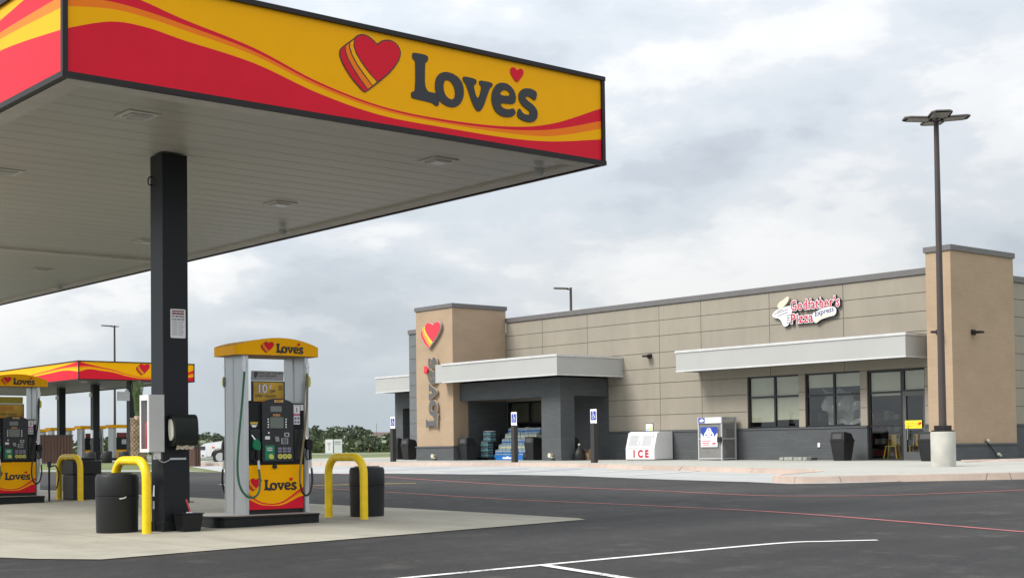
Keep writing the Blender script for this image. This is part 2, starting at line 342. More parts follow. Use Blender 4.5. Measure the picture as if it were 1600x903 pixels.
LOC = {}
def props(o, label=None, cat=None, group=None, kind=None):
    if label: o['label'] = label
    if cat: o['category'] = cat
    if group: o['group'] = group
    if kind: o['kind'] = kind
    return o
def build(name, mb, mats, parent=None, smooth=False, bevel=0, base=None, seg=2, label=None):
    me = bpy.data.meshes.new(name)
    org = LOC[parent.name] if parent else Vector(base or (0, 0, 0))
    me.from_pydata([x-org for x in mb.v], [], mb.f); mats = mats if isinstance(mats, (list, tuple)) else [mats]
    for q in mats: me.materials.append(q)
    for p, k in zip(me.polygons, mb.m): p.material_index = k
    bm = bmesh.new(); bm.from_mesh(me)
    if bevel:
        bmesh.ops.remove_doubles(bm, verts=bm.verts, dist=1e-5)
        es = [e for e in bm.edges if len(e.link_faces) == 2 and e.calc_face_angle(0) > .5]
        bmesh.ops.bevel(bm, geom=es, offset=bevel, segments=seg, affect='EDGES', profile=.6, clamp_overlap=True)
    bmesh.ops.recalc_face_normals(bm, faces=bm.faces); bm.to_mesh(me); bm.free()
    if smooth:
        for p in me.polygons: p.use_smooth = True
        try: me.set_sharp_from_angle(angle=R(38))
        except Exception: pass
    o = bpy.data.objects.new(name, me); col.objects.link(o); o.location = (0, 0, 0) if parent else org
    LOC[o.name] = org
    if parent: o.parent = parent
    if label: o['label'] = label
    return o
def thing(name, label, cat, loc=(0, 0, 0), group=None):
    o = bpy.data.objects.new(name, None); col.objects.link(o); o.location = loc; o.empty_display_size = .2
    LOC[o.name] = Vector(loc); return props(o, label, cat, group)
def one(name, mb, mats, label, cat, group=None, base=(0, 0, 0), **k):
    return props(build(name, mb, mats, None, base=base, **k), label, cat, group)
def struct(name, mb, mats, **k): return props(build(name, mb, mats, None, **k), kind='structure')
def copy_tree(o, parent=None):
    c = o.copy(); col.objects.link(c); LOC[c.name] = LOC[o.name]
    if parent: c.parent = parent
    for ch in list(o.children): copy_tree(ch, c)
    return c
def dup(o, loc, label, rz=0, group=None):
    c = copy_tree(o); c.location = loc; c.rotation_euler = (0, 0, rz); c['label'] = label
    if group: c['group'] = group
    return c
def textmesh(txt, size, extr=0, off=0, align='CENTER', shear=0, sx=1, sp=1):
    cu = bpy.data.curves.new('t', 'FONT'); cu.body = txt; cu.size = size; cu.offset = off; cu.align_x = align; cu.align_y = 'CENTER'; cu.shear = shear; cu.space_character = sp; cu.resolution_u = 3
    o = bpy.data.objects.new('t', cu); col.objects.link(o); dg = bpy.context.evaluated_depsgraph_get(); dg.update()
    me = bpy.data.meshes.new_from_object(o.evaluated_get(dg)); bpy.data.objects.remove(o)
    vs = [(v.co.x*sx, v.co.y) for v in me.vertices]; fs = [tuple(p.vertices) for p in me.polygons]
    bpy.data.meshes.remove(me); bpy.data.curves.remove(cu); return vs, fs
def put_text(mb, mp_, txt, size, u, v, n, mi=0, thick=0, rot=0, **k):
    vs, fs = textmesh(txt, size, **k); c, s_ = math.cos(rot), math.sin(rot)
    P = [(u+x*c-y*s_, v+x*s_+y*c) for x, y in vs]
    mb.add([mp_(a, b, n) for a, b in P], fs, mi)
    if thick:   # side walls from the outline edges
        cnt = {}
        for f in fs:
            for i in range(len(f)):
                e = (f[i], f[(i+1) % len(f)]); cnt[tuple(sorted(e))] = cnt.get(tuple(sorted(e)), 0)+1
        for (a, b), q in cnt.items():
            if q == 1: mb.add([mp_(*P[a], n), mp_(*P[b], n), mp_(*P[b], n-thick), mp_(*P[a], n-thick)], [(0, 1, 2, 3)], mi)
def rect(mb, mp_, u0, u1, v0, v1, n0, n1, mi=0):
    return mb.ext(mp_, [(u0, v0), (u1, v0), (u1, v1), (u0, v1)], n0, n1, mi)
def chaikin(p, it=2):
    for _ in range(it):
        q = []
        for i in range(len(p)):
            a, b = p[i], p[(i+1) % len(p)]; q += [(.75*a[0]+.25*b[0], .75*a[1]+.25*b[1]), (.25*a[0]+.75*b[0], .25*a[1]+.75*b[1])]
        p = q
    return p
def inset(p, d):
    n = len(p); A = sum(p[i][0]*p[(i+1) % n][1]-p[(i+1) % n][0]*p[i][1] for i in range(n)); sg = 1 if A > 0 else -1; q = []
    for i in range(n):
        a, b, c = Vector(p[i-1]), Vector(p[i]), Vector(p[(i+1) % n]); e1 = (b-a).normalized(); e2 = (c-b).normalized()
        nn = Vector((-(e1.y+e2.y), e1.x+e2.x)); nn = nn.normalized() if nn.length > 1e-6 else Vector((0, 0)); q.append((b.x+nn.x*d*sg, b.y+nn.y*d*sg))
    return q
LOGO = {
 'L': [(-0.1576,0.0797),(-0.1518,0.0853),(-0.0883,0.0868),(-0.0775,0.0776),(-0.0809,0.0614),(-0.0918,0.0549),(-0.0946,0.0466),(-0.0979,-0.0603),(-0.0435,-0.0598),(-0.0240,-0.0647),(-0.0265,-0.1061),(-0.0364,-0.1132),(-0.0461,-0.1121),(-0.0616,-0.1018),(-0.1579,-0.0999),(-0.1655,-0.0939),(-0.1653,-0.0769),(-0.1557,-0.0707),(-0.1449,-0.0675),(-0.1427,0.0480),(-0.1484,0.0548),(-0.1586,0.0624)],
 'o': [(0.0129,0.0343),(0.0447,0.0331),(0.0766,0.0207),(0.0965,-0.0017),(0.1021,-0.0296),(0.0976,-0.0623),(0.0791,-0.0890),(0.0548,-0.1037),(0.0308,-0.1072),(0.0031,-0.1033),(-0.0204,-0.0926),(-0.0359,-0.0760),(-0.0453,-0.0523),(-0.0470,-0.0273),(-0.0407,0.0020),(-0.0228,0.0222),(-0.0029,0.0311)],
 'o_in': [(0.0164,0.0016),(0.0323,-0.0007),(0.0500,-0.0186),(0.0557,-0.0431),(0.0534,-0.0626),(0.0432,-0.0736),(0.0273,-0.0744),(0.0076,-0.0631),(-0.0020,-0.0456),(-0.0037,-0.0237),(0.0005,-0.0073),(0.0065,-0.0010)],
 'v': [(0.0960,0.0263),(0.1051,0.0306),(0.1609,0.0303),(0.1688,0.0212),(0.1649,0.0082),(0.1494,0.0005),(0.1730,-0.0625),(0.1963,0.0025),(0.1828,0.0076),(0.1810,0.0213),(0.1855,0.0273),(0.2488,0.0285),(0.2545,0.0187),(0.2464,0.0068),(0.2371,0.0035),(0.1947,-0.1017),(0.1559,-0.1036),(0.1107,0.0037),(0.1007,0.0068),(0.0946,0.0171)],
 'e': [(0.3017,0.0360),(0.3295,0.0375),(0.3572,0.0257),(0.3756,0.0052),(0.3798,-0.0193),(0.3749,-0.0380),(0.3560,-0.0473),(0.2921,-0.0495),(0.3001,-0.0669),(0.3231,-0.0725),(0.3463,-0.0691),(0.3628,-0.0613),(0.3766,-0.0737),(0.3764,-0.0845),(0.3599,-0.0976),(0.3318,-0.1052),(0.2995,-0.1062),(0.2675,-0.0929),(0.2497,-0.0672),(0.2447,-0.0360),(0.2506,-0.0068),(0.2693,0.0210),(0.2878,0.0321)],
 'e_in': [(0.2916,-0.0183),(0.3449,-0.0145),(0.3451,0.0006),(0.3290,0.0088),(0.3105,0.0067),(0.2965,-0.0033)],
 's': [(0.4945,0.0270),(0.4967,0.0128),(0.4891,-0.0102),(0.4771,-0.0120),(0.4700,-0.0058),(0.4510,0.0004),(0.4344,-0.0021),(0.4319,-0.0097),(0.4412,-0.0173),(0.4791,-0.0335),(0.4980,-0.0526),(0.5000,-0.0741),(0.4925,-0.0916),(0.4731,-0.1052),(0.4444,-0.1110),(0.4113,-0.1065),(0.3879,-0.0972),(0.3834,-0.0871),(0.3909,-0.0608),(0.4027,-0.0584),(0.4119,-0.0722),(0.4260,-0.0792),(0.4497,-0.0784),(0.4570,-0.0712),(0.4500,-0.0595),(0.4217,-0.0491),(0.3984,-0.0309),(0.3918,-0.0067),(0.3992,0.0124),(0.4183,0.0280),(0.4421,0.0342),(0.4707,0.0350)],
 'tick': [(0.3856,0.0463),(0.3556,0.0740),(0.3489,0.0908),(0.3515,0.1038),(0.3633,0.1118),(0.3773,0.1105),(0.3888,0.1009),(0.4008,0.1101),(0.4150,0.1124),(0.4243,0.1030),(0.4216,0.0882),(0.4048,0.0674)],
 'heart': [(-0.3878,-0.1093),(-0.4092,-0.0944),(-0.4480,-0.0628),(-0.4786,-0.0252),(-0.4956,0.0046),(-0.5000,0.0267),(-0.4933,0.0409),(-0.4778,0.0540),(-0.4582,0.0699),(-0.4347,0.0871),(-0.4189,0.1031),(-0.3991,0.1122),(-0.3755,0.1125),(-0.3517,0.1035),(-0.3240,0.0851),(-0.3078,0.1013),(-0.2835,0.1106),(-0.2591,0.1132),(-0.2306,0.1031),(-0.2165,0.0819),(-0.2155,0.0653),(-0.2274,0.0363),(-0.2605,-0.0061),(-0.3014,-0.0427),(-0.3498,-0.0819),(-0.3719,-0.0986)],
 'h_red': [(-0.4339,0.0873),(-0.4189,0.1031),(-0.3991,0.1122),(-0.3755,0.1125),(-0.3517,0.1035),(-0.3240,0.0851),(-0.3078,0.1013),(-0.2835,0.1106),(-0.2591,0.1132),(-0.2306,0.1031),(-0.2165,0.0819),(-0.2155,0.0653),(-0.2274,0.0363),(-0.2605,-0.0061),(-0.3014,-0.0427),(-0.3277,-0.0602),(-0.3691,-0.0270),(-0.4003,0.0042),(-0.4235,0.0332),(-0.4350,0.0608)],
 'h_yel': [(-0.3277,-0.0602),(-0.3691,-0.0270),(-0.4003,0.0042),(-0.4235,0.0332),(-0.4350,0.0608),(-0.4339,0.0873),(-0.4551,0.0714),(-0.4546,0.0508),(-0.4432,0.0233),(-0.4201,-0.0097),(-0.3890,-0.0418),(-0.3498,-0.0803)],
 'h_org': [(-0.3498,-0.0803),(-0.3890,-0.0418),(-0.4201,-0.0097),(-0.4432,0.0233),(-0.4546,0.0508),(-0.4551,0.0714),(-0.4750,0.0555),(-0.4741,0.0344),(-0.4628,0.0068),(-0.4398,-0.0254),(-0.4089,-0.0615),(-0.3718,-0.0976)],
 'h_dred': [(-0.3718,-0.0976),(-0.4089,-0.0615),(-0.4398,-0.0254),(-0.4628,0.0068),(-0.4741,0.0344),(-0.4750,0.0555),(-0.4933,0.0409),(-0.5000,0.0267),(-0.4956,0.0046),(-0.4786,-0.0252),(-0.4480,-0.0628),(-0.4092,-0.0944),(-0.3878,-0.1093)],
}
# ------------------------------------------------------------------ ground
KX = (-6, 34.2, 50); KY = (20, 75)
def g(x, y): return .19+.0125*(min(max(x, -6), 50)-9)+.003*(min(max(y, 20), 75)-20)
def zs(x, y): return g(min(x, 34.2), y)+.14
def sheet(name, poly, off, m_, zf=g, kind='structure', skirt=None, ms=None, thick=0):
    bm = bmesh.new(); bm.faces.new([bm.verts.new((x, y, 0)) for x, y in poly])
    for kx in KX: bmesh.ops.bisect_plane(bm, geom=bm.verts[:]+bm.edges[:]+bm.faces[:], plane_co=(kx, 0, 0), plane_no=(1, 0, 0))
    for ky in KY: bmesh.ops.bisect_plane(bm, geom=bm.verts[:]+bm.edges[:]+bm.faces[:], plane_co=(0, ky, 0), plane_no=(0, 1, 0))
    bmesh.ops.triangulate(bm, faces=bm.faces[:])
    for v_ in bm.verts: v_.co.z = zf(v_.co.x, v_.co.y)+off
    bmesh.ops.recalc_face_normals(bm, faces=bm.faces)
    for f in bm.faces:
        if f.normal.z < 0: f.normal_flip()
    me = bpy.data.meshes.new(name); bm.to_mesh(me); bm.free(); me.materials.append(m_)
    o = bpy.data.objects.new(name, me); col.objects.link(o); o['kind'] = kind; return o
def resample(pts, step):
    out_ = [pts[0]]
    for a, b in zip(pts, pts[1:]):
        d = math.dist(a, b); k = max(1, int(d/step))
        for i in range(1, k+1): out_.append((a[0]+(b[0]-a[0])*i/k, a[1]+(b[1]-a[1])*i/k))
    return out_
def catmull(p, n=8):
    o_ = []
    for i in range(len(p)-1):
        a, b, c, d = p[max(i-1, 0)], p[i], p[i+1], p[min(i+2, len(p)-1)]
        for k in range(n):
            t = k/n
            o_.append(tuple(.5*((2*b[j])+(-a[j]+c[j])*t+(2*a[j]-5*b[j]+4*c[j]-d[j])*t*t+(-a[j]+3*b[j]-3*c[j]+d[j])*t**3) for j in range(len(b))))
    o_.append(tuple(p[-1])); return o_
def stripe(name, pts, wd, m_, off=.013):
    p = resample(pts, 1.0); mb = MB(); n = len(p); vs = []
    for i, q in enumerate(p):
        a = Vector(p[max(i-1, 0)]); b = Vector(p[min(i+1, n-1)]); d = (b-a).normalized(); k = Vector((-d.y, d.x))*wd/2
        for s_ in (1, -1): x, y = q[0]+k.x*s_, q[1]+k.y*s_; vs.append((x, y, g(x, y)+off))
    mb.add(vs, [(2*i, 2*i+1, 2*i+3, 2*i+2) for i in range(n-1)]); return struct(name, mb, m_)

sheet('ground', [(-900, -300), (900, -300), (1400, 1500), (-900, 1500)], 0, GRASS)
aedge = [(27, 15.57), (26, 16.45), (25.05, 17.33), (23.9, 18.0), (23.35, 18.77), (23.96, 20.34), (24.17, 21.85), (24.72, 24.43), (25.54, 27.6), (25.7, 30.4), (25.47, 33.1), (25.2, 36), (24.4, 38.3), (24.2, 44.3), (23.9, 45.6), (23.3, 47.9), (22.9, 49.3), (21.6, 54.4)]
sheet('asphalt_lot', [(-60, -40), (90, -40), (90, -32.2)]+aedge+[(19, 64), (15, 90), (-60, 120)], .008, ASPH)
sheet('parking_pad', [(25.05, 17.33), (23.9, 18.0), (23.35, 18.77), (23.96, 20.34), (24.17, 21.85), (24.72, 24.43), (25.54, 27.6), (25.7, 30.4), (25.47, 33.1), (25.2, 36), (24.4, 38.3), (24.2, 44.3), (30.5, 60), (36.5, 60), (36.5, 20)], .014, PADM)
sheet('fuel_slab', [(5.82, 13.09), (12.69, 13.55), (12.85, 13.85), (13.25, 18.39), (13.32, 21.5), (13.5, 27), (13.7, 45), (4.6, 45), (4.8, 15.5), (5.44, 13.71)], .016, SLABM)
sheet('far_drive', [(24.4, 46), (24.0, 47.6), (22.3, 55.0), (21.5, 58.6), (20.8, 62), (21.9, 63), (22.6, 59), (23.3, 55.6), (24.9, 50)], .02, PADM)
sheet('far_fuel_slab', [(29.5, 75.5), (43, 73.5), (47, 105), (33, 108)], .018, PADM)
sheet('back_drive', [(30.5, 60), (41, 57.2), (41, 64.3), (31.8, 67)], .018, WALKM)
sheet('far_road', [(54, 66), (58, 64), (62, 104), (57, 106)], .02, WALKM)
# raised walk with its kerb
crb = [(29.5, 56), (30.84, 49.2), (31.79, 43.7), (32.3, 38.3), (31.96, 34.55), (30.9, 31.5), (30.33, 29.97), (29.43, 26.6), (28.75, 24.2), (28.1, 22.0), (27.0, 20.9), (25.6, 20.5), (24.5, 20.1), (23.9, 19.4), (23.75, 18.9), (24.05, 18.4), (25.25, 17.5), (26.2, 16.6), (27.2, 15.75)]
crb = catmull(crb, 4)+[(33.0, 11.3), (44, 3), (44, 14)]
notch = [(44, 17.2), (37.5, 18.9), (34.6, 19.9), (34.2, 20.5), (34.9, 21.0), (38, 20.9), (44, 20.4), (60, 19)]
walk = crb+notch[:0]+[(60, 3), (60, 62), (29.5, 62)]
sheet('sidewalk', walk, 0, WALKM, zs)
mb = MB(); wv_ = []
edge = crb[:-2]
def ring(off_in, dz):
    o_ = []
    for i, q in enumerate(edge):
        a = Vector(edge[max(i-1, 0)]); b = Vector(edge[min(i+1, len(edge)-1)]); d = (b-a).normalized(); nrm = Vector((-d.y, d.x))
        x, y = q[0]+nrm.x*off_in, q[1]+nrm.y*off_in; o_.append((x, y, zs(q[0], q[1])+dz))
    return o_
r0 = ring(.16, .006); r1 = ring(.02, .006); r2 = ring(-.01, -.01); r3 = ring(-.05, -.145)
n_ = len(edge); mb.add(r0+r1+r2+r3, [(k*n_+i, k*n_+i+1, (k+1)*n_+i+1, (k+1)*n_+i) for k in range(3) for i in range(n_-1)])
struct('kerb', mb, CURBM, smooth=True)
mb = MB(); n_ = 30
for i in range(n_):
    x0, x1 = 34.4+i*.5, 34.9+i*.5; y = lambda x: 21.6-.07*(x-34.4)
    mb.add([(x0, y(x0), zs(x0, 20)+.004), (x1, y(x1), zs(x1, 20)+.004), (x1, y(x1)+.12, zs(x1, 20)+.075), (x0, y(x0)+.12, zs(x0, 20)+.075)], [(0, 1, 2, 3)])
struct('kerb_step', mb, CURBM)
stripe('red_lane_line', catmull([(25.74, 41.09), (22.51, 30.94), (20.67, 24.48), (19.96, 19.72), (19.37, 17.51), (19.04, 15.75), (19.38, 14.66), (20.07, 13.89), (22.49, 12.98), (28, 11.6)], 6), .10, PAINTR)
stripe('red_lane_line', catmull([(17.64, 28.17), (16.74, 22.8), (16.09, 19.06), (15.72, 15.54), (15.3, 12.66), (14.46, 10.02), (13.65, 7.89), (12.3, 4)], 6), .09, PAINTR)
stripe('yellow_lane_line', [(18.34, 29.27), (19.36, 28.72), (20.4, 27.8)], .16, PAINTY)
stripe('white_parking_line', [(16.8, 26.82), (17.77, 32.74)], .12, PAINTW)
stripe('white_parking_line', catmull([(4.6, 9.30), (6.75, 9.21), (9.2, 9.13), (11.04, 9.02), (11.5, 8.78), (11.91, 8.47)], 5), .10, PAINTW)
stripe('white_parking_line', [(8.05, 9.14), (7.74, 7.9), (7.3, 6)], .10, PAINTW, .016)
for i, (yy, c_) in enumerate([(26.6, PAINTW), (29.2, PAINTW), (31.9, MATS['ada_blue']), (33.0, PAINTW), (34.4, MATS['ada_blue']), (36.2, PAINTW), (38.6, MATS['ada_blue'])]):
    stripe('bay_marking_line', [(26.0, yy-.5), (30.1, yy+.4)], .10, c_, .03)

# ------------------------------------------------------------------ logo in a plane map
LM = [INK, RED, YEL, ORG, OUTL]
def logo_heart(mb, mp_, cu, cv, W, n0, t, ix=(0, 1, 2, 3, 4), pos=None):
    sc = lambda p: [(cu+x*W, cv+y*W) for x, y in p]
    if pos: sc = lambda p: [(pos[0]+(x+.358)*pos[2], pos[1]+y*pos[2]) for x, y in p]; W = pos[2]
    o_ = chaikin(LOGO['heart'], 1); mb.ext(mp_, sc(inset(o_, -.003)), n0, n0+t, ix[4])
    for k, c in (('h_red', ix[1]), ('h_yel', ix[2]), ('h_org', ix[3]), ('h_dred', ix[1])):
        mb.ext(mp_, sc(inset(LOGO[k], .0032)), n0+t, n0+t+max(.0015, t*.15), c)
def logo_text(mb, mp_, cu, cv, W, n0, t, fn=None, side=None):
    sc = lambda p: [(cu+x*W, cv+y*W) for x, y in p]
    if fn: sc = lambda p: [fn(x, y) for x, y in p]
    for i, (k, h) in enumerate((('L', None), ('o', 'o_in'), ('v', None), ('e', 'e_in'), ('s', None))):
        mb.ext(mp_, sc(chaikin(LOGO[k], 2)), n0, n0+t+i*.0006*(1 if W < 2 else 2), 0, hole=sc(chaikin(LOGO[h], 2)) if h else None, side=side)
    mb.ext(mp_, sc(chaikin(LOGO['tick'], 1)), n0, n0+t+.001, 1)

# ------------------------------------------------------------------ fuel canopies
BAND = [(0, .40, .61, .72, 1.0), (.066, .55, .67, .74, .87), (.12, .56, .655, .715, .80), (.176, .505, .605, .66, .71), (.289, .41, .49, .53, .565), (.4, .22, .285, .315, .34), (.517, .10, .155, .18, .20),
        (.643, .085, .13, .15, .175), (.78, .09, .145, .19, .225), (.88, .14, .205, .285, .355), (.988, .26, .385, .48, .63), (1.0, .275, .405, .50, .66)]
def band(s_):
    c = catmull(BAND, 6)
    for a, b in zip(c, c[1:]):
        if a[0] <= s_ <= b[0]+1e-9:
            t = (s_-a[0])/max(b[0]-a[0], 1e-9); return [a[j]+(b[j]-a[j])*t for j in range(1, 5)]
    return list(c[-1][1:])
def fascia_face(mb, p0, p1, z0, z1, n=90):
    vs = []; fs = []; mi = []
    for i in range(n+1):
        s_ = i/n; x = p0[0]+(p1[0]-p0[0])*s_; y = p0[1]+(p1[1]-p0[1])*s_; b = [0]+[min(max(q, 0), 1) for q in band(s_)]+[1]
        for q in b: vs.append((x, y, z0+(z1-z0)*q))
    for i in range(n):
        for k in range(5): fs.append((i*6+k, (i+1)*6+k, (i+1)*6+k+1, i*6+k+1)); mi.append((1, 0, 2, 1, 0)[k] if k else 1)
    # rows bottom up: red, yellow, orange, red, yellow
    b = len(mb.v); mb.v += [Vector(x) for x in vs]; mb.f += [tuple(b+j for j in f) for f in fs]; mb.m += mi
def canopy(label, X0, X1, Y0, Y1, zb, h, logo_c, logo_w, lights, small, side_len, seam=None, soff=None):
    t = thing('fuel_canopy', label, 'gas station canopy', (X0, Y0, zb))
    zt = zb+h
    mb = MB(); mb.box(X0+.04, X1-.04, Y0+.04, Y1-.04, zb+.02, zb+.06); mb.box(X0+.03, X1-.03, Y0+.03, Y1-.03, zt-.25, zt-.2)
    if not soff:
        y = Y0+.40
        while y < Y1-.4: mb.box(X0+.305, X1-.305, y, y+.012, zb+.0184, zb+.0195); y += .405
    build('soffit', mb, soff or SOFF, t)
    mb = MB()
    for a in (.05, ):
        mb.box(X0+.06, X1-.06, Y0+.06, Y0+.30, zb-.01, zb+.02); mb.box(X0+.06, X1-.06, Y1-.3, Y1-.06, zb-.01, zb+.02)
        mb.box(X0+.06, X0+.30, Y0+.303, Y1-.303, zb-.01, zb+.02); mb.box(X1-.30, X1-.06, Y0+.303, Y1-.303, zb-.01, zb+.02)
    if seam: mb.box(X0+.31, X1-.31, seam, seam+.3, zb-.025, zb+.02)
    build('soffit_border', mb, mat('soffit_edge', (.62, .60, .56), .5) if not soff else soff, t)
    mats = [YEL, RED, ORG]
    def ff(p0, p1, k):
        mb = MB(); fascia_face(mb, p0, p1, zb+.035, zt-.03); build('fascia', mb, mats, t)
    ff((X0, Y0), (X1, Y0), 0); ff((X0, Y0), (X0, Y0+side_len), 1); ff((X1, Y1), (X1, Y0), 2); ff((X1, Y1), (X0, Y1), 3)
    if Y0+side_len < Y1: ff((X0, Y1), (X0, Y0+side_len), 1)
    mb = MB()
    e = .035
    for z0, z1 in ((zb-.02, zb+.04), (zt-.035, zt+.02)):
        mb.box(X0-e, X1+e, Y0-e, Y0+.02, z0, z1); mb.box(X0-e, X1+e, Y1-.02, Y1+e, z0, z1)
        mb.box(X0-e, X0+.02, Y0+.022, Y1-.022, z0, z1); mb.box(X1-.02, X1+e, Y0+.022, Y1-.022, z0, z1)
    for x in (X0, X1):
        for y in (Y0, Y1): mb.box(x-.028, x+.028, y-.028, y+.028, zb+.04, zt-.035)
    build('trim', mb, TRIM, t)
    mb = MB(); mp_ = lambda u, v, n: (u, Y0-n, v)
    logo_heart(mb, mp_, logo_c[0], logo_c[1], logo_w, .004, .003); logo_text(mb, mp_, logo_c[0], logo_c[1], logo_w, .004, .003)
    build('sign_lettering', mb, LM, t)
    for x, y in lights:
        mb = MB(); mb.box(x-.20, x+.20, y-.20, y+.20, zb+.004, zb+.019); mb.box(x-.13, x+.13, y-.13, y+.13, zb-.014, zb+.004)
        f = build('canopy_light', mb, mat('fixture_pale', (.62, .61, .58), .4), t, bevel=.008)
        mb = MB(); mb.box(x-.10, x+.10, y-.10, y+.10, zb-.020, zb-.0145); build('lens', mb, mat('lamp_lens', (.5, .5, .48), .2), f)
    for x, y in small:
        mb = MB(); mb.lathe((x, y, zb-.10), [(.05, 0), (.07, .03), (.07, .089)], 12); build('junction_cap', mb, GREY, t, smooth=True)
    return t
canopy('big fuel canopy with red and yellow striped fascia over the nearest pumps', 5.69, 13.20, 13.65, 38.6, 5.0, 1.16, (10.51, 5.715), 3.044,
       [(7.05, 14.85), (11.33, 14.85), (7.05, 18.9), (11.33, 18.9), (7.05, 23.7), (11.4, 23.7), (7.05, 28.6), (11.4, 28.6), (7.05, 33.5), (11.4, 33.5)],
       [(12.66, 14.34), (12.6, 20.94), (12.75, 30.88)], 24.95, 25.85)
FZ = 5.36
canopy('distant fuel canopy with striped fascia beyond the road and palm', 32.77, 39.96, 76.7, 99.5, FZ, 1.06, (37.75, FZ+.64), 3.0,
       [(34.3, 79.5), (38.3, 79.5), (34.3, 86), (38.3, 86)], [], 22.8, None, mat('soffit_bronze', (.05, .045, .042), .5))

def column(label, x, y, z0, z1, wd=.35, m_=COLM, group='canopy columns'):
    mb = MB(); mb.box(x-wd/2, x+wd/2, y-wd/2, y+wd/2, z0-.1, z1); t = thing('canopy_column', label, 'column', (x, y, z0), group)
    build('column_shaft', mb, m_, t, bevel=.012); return t
c1 = column('black square canopy column beside the nearest pump, carrying a paper towel dispenser', 8.315, 16.62, g(8.3, 16.6), 5.0)
mb = MB(); mb.box(8.12, 8.51, 16.425, 16.815, .17, .32); build('base_sleeve', mb, BLKP, c1, bevel=.01)
mb = MB(); mb.tube([(8.14, 16.74, 4.62), (8.09, 16.74, 4.63), (8.085, 16.74, 4.68), (8.10, 16.74, 4.72), (8.14, 16.74, 4.73)], .009); build('hook', mb, TRIM, c1)
for i, (y, lb) in enumerate([(77.45, 'right-hand black column of the distant canopy, nearest the palm'), (82.52, 'middle black column of the distant canopy'), (87.7, 'left-hand black column of the distant canopy, above the brown enclosure')]):
    cc = column(lb, 36.3, y, g(36.3, y), FZ, .42)
    mb = MB(); mb.box(35.95, 36.09, y-.1, y+.1, FZ-.75, FZ-.5); build('flood_lamp', mb, WHITE, cc)
    if i == 0:
        mb = MB(); mb.box(35.3, 36.05, y-.33, y-.24, 4.20, 4.72); build('sign_panel', mb, GREY, cc)
    if i == 1:
        mb = MB(); mb.box(36.0, 36.085, y-.22, y-.02, 2.1, 2.6); build('towel_box', mb, WHITE, cc)

